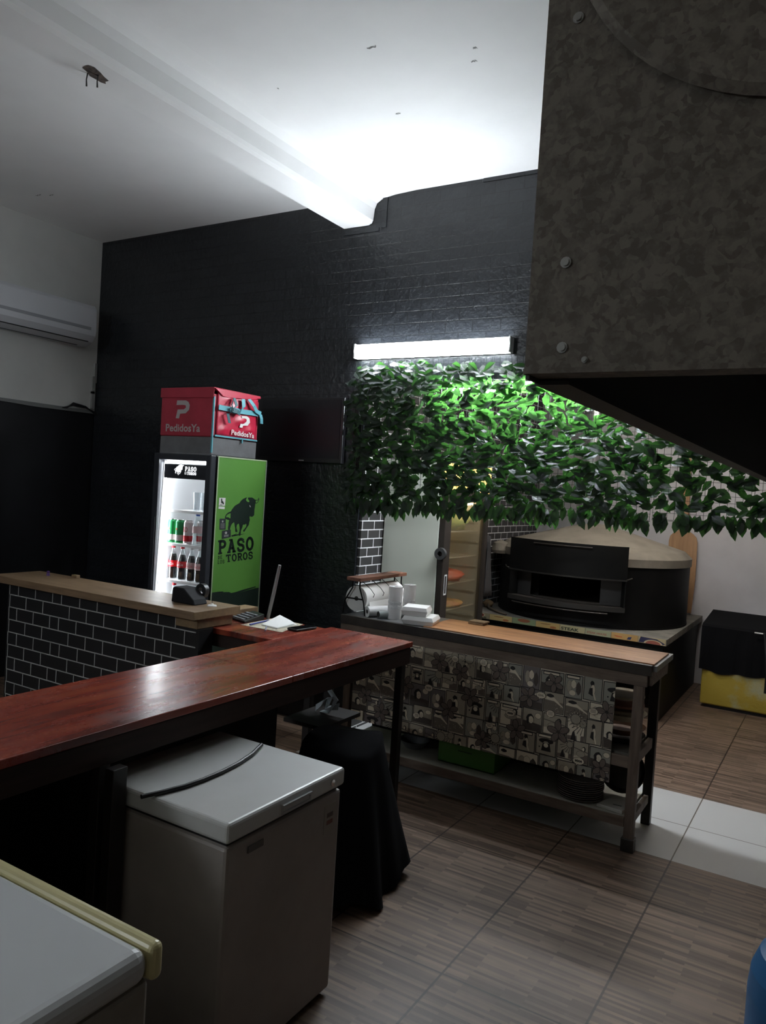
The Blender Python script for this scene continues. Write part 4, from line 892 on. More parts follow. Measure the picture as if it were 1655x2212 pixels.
def content(kind, x0, x1, z0, z1):
    cx_, cz_ = (x0+x1)/2, (z0+z1)/2; w, h = x1-x0, z1-z0; s = min(w, h)
    def cp(pts, col): poly([(min(x1, max(x0, a)), min(z1, max(z0, b))) for a, b in pts], col)
    if kind == 0: phone(cx_, cz_, s*.85)
    elif kind == 1:
        cp([(x0, z0), (x1, z0), (x1, z0+h*.35), (x0, z0+h*.45)], DKB); head(cx_-w*.12, cz_+h*.05, s*.7, INK, 1); blob(cx_+w*.3, cz_+h*.25, w*.16, h*.13, PAP, 12, .0018)
    elif kind == 2:
        cp([(x0, z0), (x1, z0), (x1, z0+h*.3), (x0, z0+h*.2)], BRN)
        for i in range(6):
            a = PI+.3+i*.25; cp([(x1, z1), (x1+w*.9*math.cos(a), z1+w*.9*math.sin(a)), (x1+w*.88*math.cos(a+.05), z1+w*.88*math.sin(a+.05))], INK)
        blob(x1-w*.12, z1-h*.12, w*.22, w*.22, (.33, .29, .22), 16, .002)
        cp([(x0+w*.2, z0), (x0+w*.55, z0), (x0+w*.4, z0+h*.5), (x0+w*.3, z0+h*.4)], INK); cp([(x0+w*.6, z0), (x0+w*.8, z0), (x0+w*.8, z0+h*.3), (x0+w*.55, z0+h*.33)], PAP)
    elif kind == 3:
        blob(x0+w*.25, cz_, w*.16, h*.3, TAN, 12, .001); blob(cx_, cz_+h*.12, w*.16, h*.2, PAP, 12, .0015, .1); blob(x1-w*.2, cz_-h*.05, w*.16, h*.3, DKB, 12, 0, .12)
        blob(cx_-w*.05, z0+h*.2, w*.2, h*.13, PAP, 12, .001)
    elif kind == 4:
        cp([(x0, z0), (x1, z0), (x1, z0+h*.55), (x0, z0+h*.6)], (.17, .14, .11))
        for i in range(9): blob(x0+w*random.random(), z0+h*.5*random.random(), .003, .003, TAN, 6, 0)
        cp([(x0, z0+h*.62), (x0+w*.5, z0+h*.6), (x1, z0+h*.3), (x1, z0+h*.36), (x0+w*.5, z0+h*.78), (x0+w*.1, z0+h*.8)], PAP); blob(x0+w*.3, z0+h*.85, w*.2, h*.1, INK, 12, 0, .1)
    elif kind == 5:
        blob(cx_-w*.05, z0+h*.75, w*.12, h*.12, INK, 10, 0, .1); blob(cx_+.0, z0+h*.45, w*.13, h*.24, PAP, 12, .0015)
        cp([(cx_-w*.2, z0+h*.5), (cx_-w*.02, z0+h*.55), (cx_+w*.02, z0+h*.15), (cx_-w*.25, z0+h*.25)], INK); cp([(cx_, z0+h*.3), (cx_+w*.1, z0+h*.3), (cx_+w*.22, z0), (cx_+w*.14, z0)], PAP)
    elif kind == 6:
        cp([(x0, z0), (cx_, z0), (cx_, z0+h*.4), (x0, z0+h*.3)], PAP); cp([(cx_, z0), (x1, z0), (x1, z0+h*.45), (cx_, z0+h*.4)], BRN)
        blob(cx_, z0+h*.45, w*.3, h*.15, TAN, 14, .0015); cp([(x0, z0+h*.7), (x1, z0+h*.55), (x1, z0+h*.58), (x0, z0+h*.73)], INK)
        head(x0+w*.7, z0+h*.72, s*.45, INK, -1)
order = [0, 1, 5, 4, 3, 2, 6, 1, 3, 5, 6, 2, 4, 1]
k = 0; z = PZ1; row = 0
while z > PZ0:
    hrow = (.125, .105, .13, .11, .12)[row % 5]; x = PX0-random.uniform(0, .08)
    while x < PX1:
        w = random.choice((.085, .10, .115, .13)); a0, a1 = x+.004, x+w-.004; b1 = z-.003+random.uniform(-.008, .008); b0 = z-hrow+.005+random.uniform(-.008, .01)
        if a1 > PX0 and a0 < PX1:
            frame(a0, a1, b0, b1, random.choice((TAN, TAN, GRY, PAP, LIL, TAN)), random.uniform(-.004, .004))
            content(order[(k*5+row*3) % 14], a0+.001, a1-.001, b0+.003, b1-.003); k += 1
            if random.random() < .35: frame(a0+w*.1, a0+w*.75, b1-.014, b1-.003, PAP)
        x += w+.004
    z -= hrow; row += 1
for x, z, rr in ((-2.0, .80, .055), (-2.22, .62, .055), (-1.86, .76, .05), (-1.79, .63, .055), (-1.92, .53, .055), (-1.62, .81, .058), (-1.44, .70, .055), (-1.30, .80, .05), (-1.50, .50, .055), (-1.26, .54, .06), (-1.01, .70, .055), (-2.5, .50, .05), (-2.38, .42, .055), (-1.02, .40, .05), (-1.70, .40, .05), (-2.52, .68, .045)): flower(x, z, rr, random.random()*6)
for x, z in ((-1.81, .845), (-1.62, .425), (-1.17, .63), (-2.40, .80), (-1.96, .36)): sunm(x, z, .026)
for x, z, w, h, s in ((-1.54, .585, .026, .017, 'MMM'), (-2.06, .63, .026, .02, 'WOW'), (-1.37, .72, .026, .017, 'COOL'), (-1.14, .41, .03, .018, 'MMM'), (-1.90, .83, .02, .017, ''), (-1.72, .84, .022, .02, ''), (-1.31, .63, .022, .018, ''), (-1.08, .69, .024, .016, ''), (-2.3, .70, .024, .016, 'WOW'), (-1.66, .49, .022, .016, ''), (-2.13, .45, .022, .017, '')): bubble(x, z, w, h, s)
cm.build('comic_artwork', comic_m, pb)

# things on the lower shelf
t = thing('storage_crate', 'green plastic crate on the lower shelf under the comic panel', 'crate', (-1.84, 4.28, .175))
m = MB().box(-2.02, -1.655, 4.16, 4.165, .176, .36).box(-2.02, -1.655, 4.41, 4.415, .176, .36).box(-2.02, -2.015, 4.165, 4.41, .176, .36).box(-1.66, -1.655, 4.165, 4.41, .176, .36).box(-2.02, -1.655, 4.16, 4.415, .176, .182)
m.build('shell', crate_g, t)
m = MB().box(-2.03, -1.645, 4.15, 4.16, .335, .36).box(-2.03, -1.645, 4.415, 4.425, .335, .36); m.build('rim', crate_g, t, bevel=.002)
MB().box(-1.89, -1.80, 4.1585, 4.16, .262, .268).build('crate_mark', M('crate_ink', (.02, .06, .01), .5), t)
plate_m = M('dark_glazed_plate', (.17, .155, .145), .3, col2=(.22, .20, .185), ns=5)
first = None
for i in range(10):
    lab = 'bottom dark plate of the stack on the lower shelf' if i == 0 else ('top dark plate of the stack on the lower shelf' if i == 9 else 'dark round plate inside the stack on the lower shelf')
    if first is None:
        first = MB().lathe([(0, 0), (.075, 0), (.085, .002), (.125, .011), (.126, .014), (.085, .006), (.07, .005), (0, .005)], (-1.16, 4.20, .1765), 40).build('dinner_plate', plate_m); o = first
    else: o = first.copy(); C.objects.link(o); o.location = first.location+Vector((random.uniform(-.003, .003), random.uniform(-.003, .003), .0115*i))
    tag(o, lab, 'plate', 'stack of dark plates')
t = thing('folded_bag', 'flat white packet beside the plate stack at the shelf end', 'packet', (-.96, 4.15, .176))
MB().prism([(-1.04, 4.10), (-.90, 4.08), (-.89, 4.22), (-1.0, 4.24)], lambda x, y, z: (x, y, z), .1765, .195).build('packet_body', M('off_white_packet', (.45, .43, .38), .6), t, bevel=.004)
MB().box(-.965, -.92, 4.14, 4.147, .195, .1957).build('packet_print', ink, t)
t = thing('pan', 'dark wide frying pan leaning behind the plate stack', 'pan', (-.98, 4.36, .176))
Mx = Matrix.Translation((-.98, 4.40, .30)) @ Matrix.Rotation(math.radians(68), 4, 'X') @ Matrix.Rotation(.3, 4, 'Z')
MB().lathe([(0, 0), (.10, 0), (.125, .03), (.122, .03), (.098, .004), (0, .004)], (0, 0, 0), 36, Mx=Mx).build('bowl', dark_steel, t)
for i, (z, nm, mt) in enumerate(((.501, 'lower dark oven tray on the middle shelf at the table end', dark_steel), (.545, 'brown oval wooden dish on the middle shelf at the table end', M('brown_dish', (.16, .075, .035), .5)), (.62, 'cream bowl standing among the trays on the middle shelf', M('cream_bowl', (.5, .44, .32), .4)))):
    o = MB().lathe([(0, 0), (.10, 0), (.13, .035), (.127, .035), (.098, .006), (0, .006)], (-.99, 4.32, z), 32).build('serving_tray', mt); tag(o, nm, 'tray')
for z, nm, mt in ((.66, 'upper pale wooden board stacked at the table end', M('pale_board', (.36, .30, .2), .6)), (.69, 'reddish wooden board stacked at the table end', M('reddish_board', (.30, .13, .08), .6)), (.74, 'topmost pale board in the stack at the table end', M('pale_board2', (.42, .36, .24), .6))):
    o = MB().lathe([(0, 0), (.12, 0), (.12, .012), (0, .012)], (-1.0, 4.33, z), 28).build('serving_board', mt); tag(o, nm, 'board')
tag(MB().lathe([(0, 0), (.06, 0), (.10, .05), (.097, .05), (.06, .004), (0, .004)], (-2.25, 4.28, .1755), 28).build('mixing_bowl', steel), 'steel bowl in the dark left part of the lower shelf', 'bowl')

tag(MB().box(-1.985, -1.885, 4.39, 4.475, CZ+.0065, CZ+.016).box(-1.98, -1.875, 4.395, 4.475, CZ+.0165, CZ+.026).build('wood_slips', end_wood, bevel=.002), 'small stack of pale wood slips at the back edge of the table', 'wood')
# things on the table top
ZTp = CZ-.0035
t = thing('paper_dispenser', 'wall style paper roll dispenser with brown wooden top on the table', 'paper dispenser', (-2.65, 4.40, ZTp))
B(-2.72, -2.615, 4.10, 4.70, 1.195, 1.218).build('top_bar', M('reddish_wood_bar', (.20, .085, .05), .5, col2=(.13, .05, .03), ns=4, stretch=(10, 1, 10)), t, bevel=.003)
for y in (4.13, 4.66):
    MB().tube([(-2.69, y, 1.195), (-2.69, y, 1.15), (-2.745, y, 1.06), (-2.755, y, ZTp+.002)], .005, 8).build('bracket', black_metal, t)
    MB().tube([(-2.635, y, 1.195), (-2.635, y, 1.15), (-2.60, y, 1.06), (-2.585, y, ZTp+.002)], .005, 8).build('bracket', black_metal, t)
    MB().tube([(-2.73, y, 1.08), (-2.607, y, 1.08)], .005, 8).build('axle_rest', black_metal, t)
for y in (4.18, 4.30, 4.42, 4.58): MB().tube([(-2.66, y, 1.195), (-2.60, y+.03, 1.14), (-2.575, y+.035, 1.11), (-2.58, y+.03, 1.09)], .0022, 6).build('guide_wire', black_metal, t)
t = thing('wrapping_paper_roll', 'large white wrapping paper roll held in the dispenser', 'paper roll', (-2.67, 4.4, .99))
MB().lathe([(.015, 0), (.082, 0), (.082, .48), (.015, .48)], (-2.67, 4.15, 1.078), 40, 'Y').build('paper', paper_w, t)
MB().ribbon([((-2.592, 4.40, 1.07), (0, 1, 0)), ((-2.583, 4.40, 1.03), (0, 1, 0)), ((-2.58, 4.40, 1.0), (0, 1, 0))], .44, .001).build('loose_end', paper_w, t)
MB().cyl((-2.67, 4.148, 1.078), .014, .484, 'Y', 16).build('core', M('dark_core', (.05, .045, .04), .8), t)
t = thing('paper_towel_roll', 'white film roll lying on its side on the table, dark core', 'roll', (-2.56, 4.2, ZTp))
Mx = Matrix.Translation((-2.565, 4.12, ZTp+.034)) @ Matrix.Rotation(math.radians(-28), 4, 'Z')
MB().lathe([(.014, 0), (.034, 0), (.034, .26), (.014, .26), (.014, 0)], (0, 0, 0), 28, 'Y', Mx=Mx).build('film', plastic_w, t)
MB().cyl((0, .004, 0), .0138, .25, 'Y', 16, Mx=Mx).build('core', M('black_core', (.01, .01, .01), .8), t)
t = thing('cling_film_roll', 'thin silver grey film tube lying beside the white film roll', 'roll', (-2.50, 4.2, ZTp))
Mx = Matrix.Translation((-2.485, 4.13, ZTp+.026)) @ Matrix.Rotation(math.radians(-28), 4, 'Z')
MB().cyl((0, 0, 0), .020, .2, 'Y', 24, Mx=Mx).build('film', M('silvery_film', (.55, .60, .60), .25, .2), t)
MB().cyl((0, -.001, 0), .0185, .004, 'Y', 24, Mx=Mx).build('core', M('black_core2', (.01, .01, .01), .8), t)
def stand_roll(x, y, h, R, label, mt):
    t = thing('paper_towel_roll', label, 'roll', (x, y, ZTp), 'standing white rolls on the table')
    MB().lathe([(.013, 0), (R, 0), (R*1.01, h*.3), (R*.97, h*.5), (R, h*.7), (R, h), (.013, h), (.013, h-.05), (0, h-.05)], (x, y, ZTp), 32).build('paper', mt, t)
    MB().lathe([(R*1.012, h*.32), (R*1.03, h*.38), (R*.99, h*.44), (R*1.03, h*.52), (R*1.012, h*.56)], (x, y, ZTp), 32).build('film_band', M('crinkled_film', (.72, .73, .74), .15, bump=.8, bs=60), t)
stand_roll(-2.418, 4.215, .205, .044, 'tall white paper roll standing upright, nearest the viewer', plastic_w)
stand_roll(-2.39, 4.345, .21, .040, 'second upright white roll, just behind the front one', plastic_w)
def foam_box(x, y, z, sx, sy, rot, label):
    t = thing('foam_container', label, 'food container', (x, y, z), 'white foam food containers')
    Mx = Matrix.Translation((x, y, z)) @ Matrix.Rotation(rot, 4, 'Z')
    def tp(a, b, h0, h1): return ([Mx @ Vector(p) for p in ((-a, -a*sy/sx, h0), (a, -a*sy/sx, h0), (a, a*sy/sx, h0), (-a, a*sy/sx, h0))], [Mx @ Vector(p) for p in ((-b, -b*sy/sx, h1), (b, -b*sy/sx, h1), (b, b*sy/sx, h1), (-b, b*sy/sx, h1))])
    MB().hexa(*tp(sx*.44, sx*.5, 0, .028)).build('tray', foam_w, t, bevel=.002)
    MB().hexa(*tp(sx*.5, sx*.44, .0285, .052)).build('lid', foam_w, t, bevel=.002)
foam_box(-2.205, 4.18, ZTp+.004, .20, .20, .25, 'lower white foam food box on the steel end of the table')
foam_box(-2.235, 4.17, ZTp+.0575, .165, .165, .30, 'upper white foam food box stacked on the lower one')


# ------------------------------------------------------------------ display fridge in the kitchen
DX0, DX1, DY0, DY1, DZ = -3.02, -2.50, 5.02, 5.80, 2.02
t = thing('display_fridge', 'tall white display fridge with warm lit glass door in the kitchen', 'fridge', ((DX0+DX1)/2, 5.4, 0))
wp = M('pale_green_white_side', (.58, .60, .52), .4)
m = MB().box(DX0, DX1-.05, DY0, DY0+.035, .1, DZ); m.build('side_panel', wp, t, bevel=.003)
m = MB().box(DX0, DX1-.05, DY1-.035, DY1, .1, DZ).box(DX0, DX1-.05, DY0+.035, DY1-.035, .1, .2).box(DX0, DX1-.05, DY0+.035, DY1-.035, DZ-.05, DZ).box(DX0, DX0+.03, DY0+.035, DY1-.035, .2, DZ-.05)
m.build('cabinet', M('fridge_inner', (.42, .40, .34), .5), t)
B(DX0+.02, DX1-.03, DY0+.02, DY1-.02, 0, .1).build('plinth', black_pl, t)
fm = M('dark_door_frame', (.028, .022, .018), .5, spec=.25)
m = MB().box(DX1-.045, DX1, DY0, DY0+.10, .1, 1.80).box(DX1-.045, DX1, DY1-.055, DY1, .1, 1.80).box(DX1-.045, DX1, DY0+.10, DY1-.055, .1, .18).box(DX1-.045, DX1, DY0+.10, DY1-.055, 1.73, 1.80)
dd = m.build('door', fm, t, bevel=.003)
B(DX1-.025, DX1-.02, DY0+.10, DY1-.055, .18, 1.73).build('pane', glass_mat('hazy_glass', (.95, .93, .88), .02, .1, .16, (.7, .68, .6)), dd)
hq = MB().box(DX1, DX1+.004, DY0+.035, DY0+.04, 1.04, 1.19).box(DX1, DX1+.004, DY0+.07, DY0+.075, 1.04, 1.19).box(DX1, DX1+.004, DY0+.04, DY0+.07, 1.04, 1.05).box(DX1, DX1+.004, DY0+.04, DY0+.07, 1.18, 1.19)
hq.build('handle', M('pale_handle', (.6, .6, .58), .4), dd, bevel=.001)
B(DX1-.045, DX1, DY0, DY1, 1.805, DZ).build('lit_header', M('warm_header', (.6, .38, .1), .5, emit=.35, ecol=(1, .62, .2)), t)
B(DX1-.10, DX1-.06, DY0+.05, DY1-.05, 1.90, 1.95).build('lamp_tube', M('warm_lamp', (1, .8, .5), .5, emit=L_DISPLAY, ecol=(1, .75, .42)), t)
B(DX1-.09, DX1-.055, DY0+.2, DY1-.2, 1.705, 1.725).build('lamp_tube', M('warm_lamp2', (1, .85, .6), .5, emit=L_DISPLAY*1.6, ecol=(1, .85, .6)), t)
zs = [1.50, 1.30, 1.10, .90, .70, .50]
for z in zs:
    m = MB().box(DX0+.03, DX1-.07, DY0+.04, DY0+.045, z-.004, z).box(DX1-.075, DX1-.068, DY0+.04, DY1-.04, z-.006, z+.002)
    for i in range(14): x = DX0+.04+i*.03; m.box(x, x+.003, DY0+.04, DY1-.04, z-.003, z)
    m.build('shelf', M('steel_shelf', (.6, .55, .45), .4, .4), t)
for z in (1.56, 1.40, 1.20, 1.0, .80, .6): B(DX0+.03, DX1-.07, DY1-.05, DY1-.036, z, z+.012).build('shelf_runner', M('shelf_rail', (.36, .34, .29), .5), t)
def lump(name, x, y, z, s, mt, label, cat, seed):
    random.seed(seed); vs = []; fs = []; nu, nv = 14, 9
    for j in range(nv+1):
        for i in range(nu):
            a = 2*PI*i/nu; b = PI*j/nv; k = 1+.14*math.sin(3*a+seed+b*4)+.1*math.sin(5*b+a*2)
            vs.append((x+s[0]*k*math.sin(b)*math.cos(a), y+s[1]*k*math.sin(b)*math.sin(a), max(z+.001, z+s[2]+s[2]*k*math.cos(b))))
    for j in range(nv):
        for i in range(nu): k = (i+1) % nu; fs.append((j*nu+i, (j+1)*nu+i, (j+1)*nu+k, j*nu+k))
    return tag(MB().mesh(vs, fs, True).build(name, mt), label, cat, 'food packs in the display fridge')
lump('salad_bag', -2.66, 5.45, 1.501, (.12, .20, .085), M('leafy_yellow', (.42, .40, .08), .5, col2=(.2, .3, .05), ns=14), 'yellow green bag of leaves on the top shelf of the display fridge', 'food bag', 1)
lump('meat_pack', -2.64, 5.42, 1.101, (.10, .14, .05), M('meat_red', (.45, .09, .05), .4), 'reddish food pack on the middle shelf of the display fridge', 'food pack', 2)
lump('cheese_pack', -2.64, 5.45, .901, (.10, .15, .03), M('cheese_yellow', (.5, .36, .12), .5, col2=(.5, .2, .1), ns=12), 'yellow and brown food pack on the lower shelf of the display fridge', 'food pack', 3)
lump('bread_pack', -2.64, 5.38, .701, (.10, .12, .04), M('bread_pale', (.5, .45, .38), .5), 'pale food pack low in the display fridge', 'food pack', 4)
lump('tomato_pack', -2.64, 5.46, .501, (.10, .13, .04), M('tomato_red', (.5, .08, .04), .4), 'red food pack near the bottom of the display fridge', 'food pack', 5)
# roll of tape hanging on the fridge corner
tag(MB().lathe([(.019, 0), (.044, 0), (.044, .03), (.019, .03), (.019, 0)], (-2.515, DY0-.0305, 1.347), 32, 'Y').build('tape_roll', M('dark_grey_tape', (.035, .036, .036), .4)), 'dark grey roll of tape stuck on the white fridge side', 'tape')
# dark cloth hung beside the display fridge
vs = []; fs = []
for j in range(9):
    v = j/8
    for i in range(9):
        u = i/8; vs.append((-2.50+.012*math.sin(u*14+j*.3), DY1+.012+(.02+.13*v)*u, 1.46-.50*v))
for j in range(8):
    for i in range(8): a = j*9+i; fs.append((a, a+9, a+10, a+1))
o = MB().mesh(vs, fs, True).build('hanging_cloth', M('charcoal_cloth', (.035, .03, .028), .9), solid=.01); tag(o, 'dark narrow cloth hanging at the far side of the display fridge', 'cloth')

# ------------------------------------------------------------------ oven platform and oven
t = thing('oven_stand', 'low dark stand with printed steak tiles along its front edge', 'stand', (-2.1, 7.5, 0))
B(-3.025, -1.2, 6.6, 8.40, .645, .70).build('slab', platform_m, t, bevel=.003)
B(-3.025, -1.235, 6.64, 6.66, .45, .645).build('front_skirt', black_metal, t)
B(-1.26, -1.235, 6.66, 8.38, .0, .645).build('side_skirt', black_metal, t)
for x in (-1.30, -2.1, -2.95): B(x, x+.06, 6.66, 6.72, 0, .645).build('leg', black_metal, t)
cols = [(.30, .26, .17), (.50, .38, .17), (.23, .29, .16), (.52, .36, .14), (.48, .42, .24), (.38, .38, .24), (.55, .33, .12), (.52, .42, .24)]
tm = MB(); yb = 6.5975; wT = (2.995-1.205)/8
def tp(pts, c, dy=0): tm.cur = c; tm.face([(x, yb-dy, z) for x, z in pts])
def te_(x, z, a, b, c, dy, n=16, a0=0, a1=2*PI): tp([(x+a*math.cos(a0+(a1-a0)*i/n), z+b*math.sin(a0+(a1-a0)*i/n)) for i in range(n+(0 if a1-a0 > 6.2 else 1))], c, dy)
for i in range(8):
    x0 = -2.995+i*wT; tp([(x0+.002, .647), (x0+wT-.002, .647), (x0+wT-.002, .699), (x0+.002, .699)], cols[i]); xc = x0+wT/2
    if i == 0: te_(xc, .68, .07, .022, (.6, .5, .35), .0005); te_(xc, .68, .06, .017, (.25, .05, .03), .001); te_(xc+.02, .685, .012, .006, (.6, .5, .4), .0015)
    if i == 2: te_(xc, .682, .06, .016, (.28, .1, .05), .0005)
    if i in (1, 3): te_(xc+.05, .66, .03, .01, (.4, .14, .05), .0005); te_(xc-.02, .682, .05, .004, (.25, .12, .05), .0006)
    if i == 6: tp([(xc-.09, .678), (xc-.02, .672), (xc-.02, .664), (xc-.07, .664)], (.55, .15, .05), .0005); tp([(xc+.02, .655), (xc+.05, .655), (xc+.06, .68), (xc+.03, .675)], (.03, .04, .12), .0005)
    if i == 7:
        tp([(x0+.004, .65), (x0+.02, .697), (x0+.15, .692), (x0+wT-.004, .66), (x0+wT-.03, .652)], (.03, .03, .08), .0005)
        te_(xc+.01, .648, .075, .035, (.6, .48, .3), .001, a0=0, a1=PI); te_(xc+.01, .648, .06, .028, (.35, .1, .07), .0015, a0=0, a1=PI)
tm.build('printed_tiles', tiles_m, t)
tt = MB(); Yt = yb-.0012
text_mb(tt, 'STEAK', quadmap([(-2.12+.03, Yt, .682), (-1.96+.03, Yt, .682), (-1.96+.03, Yt, .655), (-2.12+.03, Yt, .655)]), .03)
tt.build('tile_lettering', ink, t); tt = MB()
text_mb(tt, 'AS', quadmap([(-2.88, Yt, .665), (-2.80, Yt, .665), (-2.80, Yt, .65), (-2.88, Yt, .65)]), .03)

tt.build('tile_lettering', ink, t)
text_mb(MB(), 'STEAK HOUSE', quadmap([(-1.86, Yt, .676), (-1.69, Yt, .676), (-1.69, Yt, .658), (-1.86, Yt, .658)]), .03).build('tile_lettering', M('faded_red_ink', (.35, .12, .08), .5), t)
OX, OY, OR = -2.105, 7.51, .885
t = thing('pizza_oven', 'round black pizza oven with a conical concrete dome and steel chimney', 'pizza oven', (OX, OY, .70))
HA = math.radians(34); A0 = -PI/2+HA; A1 = -PI/2-HA+2*PI
m = MB().lathe([(OR, .701), (OR, 1.25)], (OX, OY, 0), 60, a0=A0, a1=A1)
m.lathe([(OR, .701), (OR, .905)], (OX, OY, 0), 20, a0=-PI/2-HA, a1=-PI/2+HA); m.lathe([(OR, 1.14), (OR, 1.25)], (OX, OY, 0), 20, a0=-PI/2-HA, a1=-PI/2+HA)
m.lathe([(OR, .702), (OR+.005, .702), (OR+.005, .72), (OR, .72)], (OX, OY, 0), 72)
m.build('drum', black_metal, t)
MB().lathe([(OR, .9), (0, .9)], (OX, OY, 0), 60).build('hearth_floor', M('sooty_hearth', (.05, .04, .032), .8), t)
MB().lathe([(OR-.12, .90), (OR-.12, 1.2), (.3, 1.3)], (OX, OY, 0), 40, a0=-PI/2+.38, a1=1.5*PI-.38).build('inner_wall', M('sooty_brick', (.02, .017, .015), .9), t)
m = MB().lathe([(OR-.02, 1.24), (OR+.012, 1.245), (OR+.012, 1.315), (OR-.05, 1.372), (OR-.12, 1.392), (.11, 1.575), (0, 1.58)], (OX, OY, 0), 72); m.build('dome', concrete, t)
MB().lathe([(.10, 1.56), (.10, 2.995)], (-2.19, OY, 0), 32).build('chimney', M('chimney_steel', (.55, .55, .55), .28, .9), t)
PR = .985; am = math.asin(.53/PR)
def sector(r0, r1, z0, z1, a, n=24):
    mm = MB()
    mm.lathe([(r0, z0), (r1, z0), (r1, z1), (r0, z1), (r0, z0)], (OX, OY, 0), n, a0=-PI/2-a, a1=-PI/2+a)
    for s_ in (-1, 1):
        c_, q_ = math.cos(-PI/2+s_*a), math.sin(-PI/2+s_*a); mm.face([(OX+rr*c_, OY+rr*q_, z) for rr, z in ((r0, z0), (r1, z0), (r1, z1), (r0, z1))])
    return mm
dq = sector(PR, PR+.008, 1.135, 1.425, am).build('raised_door', black_metal, t)
sector(PR+.008, PR+.02, 1.13, 1.142, am).build('door_bar', M('worn_black_bar', (.05, .047, .043), .35, .6), dq)
MB().tube([(OX+(PR+.03)*math.sin(a), OY-(PR+.03)*math.cos(a), 1.398) for a in [(-.26+.052*i) for i in range(11)]], .006, 8).build('door_handle', dark_steel, dq)
for s_ in (-1, 1):
    a = s_*am; MB().tube([(OX+(PR-.02)*math.sin(a), OY-(PR-.02)*math.cos(a), 1.136), (OX+(PR+.04)*math.sin(a), OY-(PR+.04)*math.cos(a), 1.15), (OX+(PR+.02)*math.sin(a*1.07), OY-(PR+.02)*math.cos(a*1.07), 1.16)], .006, 6).build('hinge_pin', dark_steel, t)
    q_ = MB(); a2 = s_*(am-.01)
    c_, d_ = math.sin(a2), -math.cos(a2)
    q_.hexa([(OX+.87*c_, OY+.87*d_, .88), (OX+PR*c_, OY+PR*d_, .88), (OX+PR*c_+.008, OY+PR*d_, .88), (OX+.87*c_+.008, OY+.87*d_, .88)], [(OX+.87*c_, OY+.87*d_, 1.40), (OX+PR*c_, OY+PR*d_, 1.40), (OX+PR*c_+.008, OY+PR*d_, 1.40), (OX+.87*c_+.008, OY+.87*d_, 1.40)])
    q_.build('mouth_cheek', black_metal, t)
    lathe_a = (-PI/2+s_*.36, -PI/2+s_*am)
    MB().lathe([(OR+.01, .905), (OR+.01, 1.14)], (OX, OY, 0), 10, a0=min(lathe_a), a1=max(lathe_a)).build('mouth_plate', M('sooty_plate', (.045, .043, .042), .5, .3), t)
sector(OR-.02, PR, .88, .90, am).build('sill', M('scorched_sill', (.085, .07, .058), .6, .3, col2=(.04, .034, .03), ns=12), t)
sector(PR-.002, PR+.008, .862, .902, am).build('sill_lip', M('worn_lip', (.07, .065, .06), .35, .6), t)
MB().tube([(OX+(PR+.022)*math.sin(a), OY-(PR+.022)*math.cos(a), .845) for a in [(-.48+.09*i) for i in range(11)]], .006, 8).build('front_rod', dark_steel, t)
MB().lathe([(0, 0), (.075, 0), (.09, .03), (.075, .1), (.0, .13)], (-2.86, 6.98, 1.24), 20).build('dome_vent', concrete, t)
# peel leaning on the wall
t = thing('pizza_peel', 'wooden pizza peel leaning on the white wall behind the oven', 'pizza peel', (-1.38, 8.3, .70))
pp = [(-1.52, .72), (-1.30, .72), (-1.285, 1.05), (-1.292, 1.44), (-1.305, 1.49), (-1.34, 1.525), (-1.375, 1.545), (-1.385, 1.60), (-1.39, 1.68), (-1.415, 2.3), (-1.465, 2.3), (-1.475, 1.68), (-1.48, 1.60), (-1.49, 1.545), (-1.53, 1.525), (-1.56, 1.49), (-1.57, 1.44), (-1.56, 1.05)]
MB().prism(pp, lambda x, z, y: (x, y+.06*(z-.72)*.6, z), 8.31, 8.328).build('board', M('worn_peel_wood', (.42, .24, .12), .5, col2=(.33, .18, .09), ns=4, stretch=(10, 10, 1)), t, bevel=.003)
# brush with wooden handle at the left of the oven
t = thing('oven_brush', 'wooden handled oven brush lying on the stand left of the oven', 'brush', (-2.85, 6.9, .70))
MB().tube([(-2.93, 6.92, .73), (-2.86, 6.80, .722), (-2.72, 6.68, .714), (-2.62, 6.625, .711)], [.012, .012, .010, .009], 8).build('handle', M('worn_handle', (.13, .10, .07), .6), t)
lump('brush_head', -2.95, 6.97, .70, (.05, .06, .035), M('brush_bristle', (.16, .1, .05), .9), 'x', 'brush', 9)
bh = bpy.data.objects['brush_head']; bh.parent = t; bh.location = bh.location-t.location
for k_ in ('label', 'category', 'group'): del bh[k_]

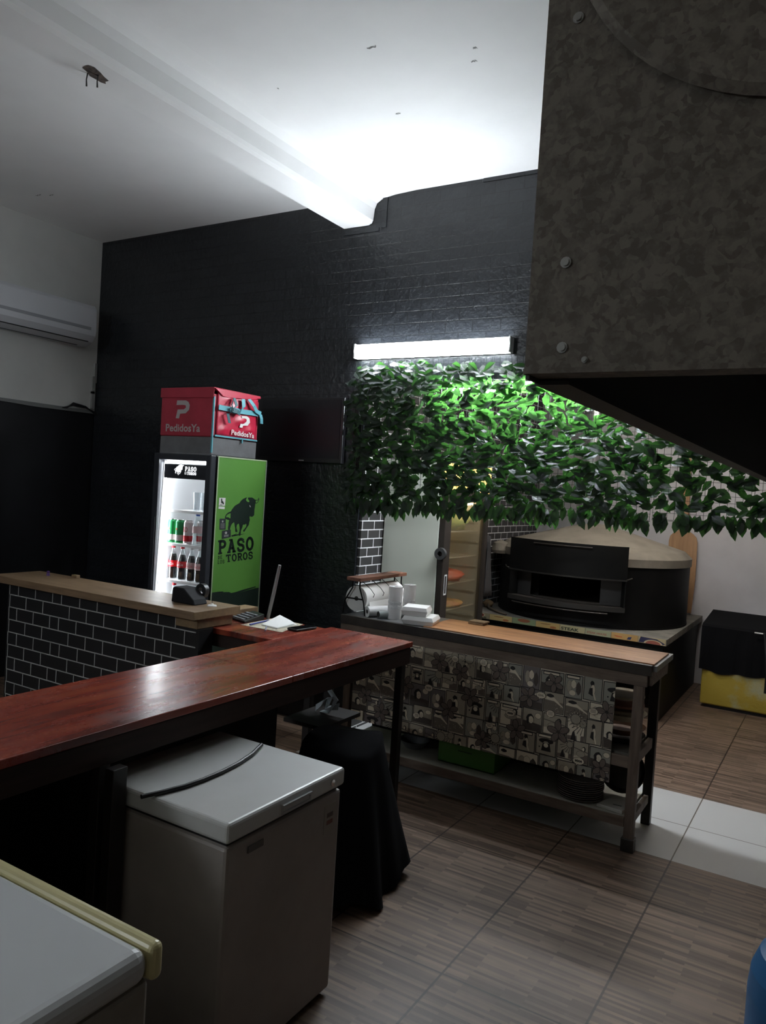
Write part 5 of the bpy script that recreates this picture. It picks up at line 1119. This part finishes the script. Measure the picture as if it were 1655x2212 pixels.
# ------------------------------------------------------------------ yellow freezer under black cloth
t = thing('chest_freezer', 'old yellow rusty chest freezer at the far right of the kitchen', 'freezer', (-.1, 7.85, 0))
B(-1.04, .55, 7.47, 8.1, .03, .70).build('body', yellow_en, t, bevel=.012)
B(-1.0, .5, 7.5, 8.07, 0, .03).build('plinth', black_pl, t)
vs = []; fs = []; n = 60
def ring(v):
    out = []
    for i in range(n+1):
        u = i/n; x = -1.065+1.64*u; out.append((x, v))
    return out
m = MB()
zf = lambda x: .33+.012*math.sin(x*9)+.008*math.sin(x*23)-.01*x
P = []
for i in range(n+1):
    x = -1.065+1.64*i/n; fl_ = .008*math.sin(x*31)+.005*math.sin(x*57)
    P.append([(x, 7.455+fl_, zf(x)), (x, 7.457+fl_*.5, .60), (x, 7.462, .735), (x, 7.50, .752), (x, 8.1, .815), (x, 8.14, .80), (x, 8.14, .3)])
for i in range(n):
    for j in range(6): m.face([P[i][j], P[i+1][j], P[i+1][j+1], P[i][j+1]], False)
for s_ in (0, n):
    Q = P[s_]; x = Q[0][0]; m.face([(x, Q[0][1], Q[0][2]), (x, Q[2][1], Q[2][2]), Q[3], Q[4], Q[5], (x, 8.14, .3)])
tag(m.build('freezer_cover', black_fab), 'black cloth thrown over the yellow freezer in the kitchen', 'cloth')
t = thing('black_pole', 'black pole with a pale end leaning on the covered freezer', 'pole', (-.52, 7.4, 0))
MB().tube([(-.55, 7.42, .75), (-.50, 7.38, .40), (-.49, 7.37, .24)], [.012, .02, .03], 10).build('pole_shaft', black_pl, t)
MB().box(-.63, -.545, 7.42, 7.43, .735, .745).build('pale_tip', paper_w, t)

# ------------------------------------------------------------------ blue gas cylinder at right
t = thing('gas_cylinder', 'blue steel gas cylinder at the lower right edge', 'gas cylinder', (.04, 2.42, 0))
GX, GY, GR = .03, 2.42, .185
MB().lathe([(0, .03), (GR*.8, .03), (GR*.97, .07), (GR, .12), (GR, .46), (GR*.97, .52), (GR*.86, .575), (GR*.6, .615), (GR*.3, .63), (0, .635)], (GX, GY, 0), 48).build('vessel', blue_p, t)
MB().lathe([(GR*.75, .0), (GR*.8, .0), (GR*.8, .05), (GR*.75, .05)], (GX, GY, 0), 32).build('foot_ring', blue_p, t)
MB().lathe([(.02, .625), (.02, .655), (.028, .66), (.028, .685), (0, .685)], (GX, GY, 0), 16).build('valve', M('brass', (.5, .35, .12), .35, .9), t)
MB().lathe([(.09, .61), (.095, .61), (.095, .70), (.09, .70)], (GX, GY, 0), 32, a0=.6, a1=5.6).build('collar', blue_p, t)
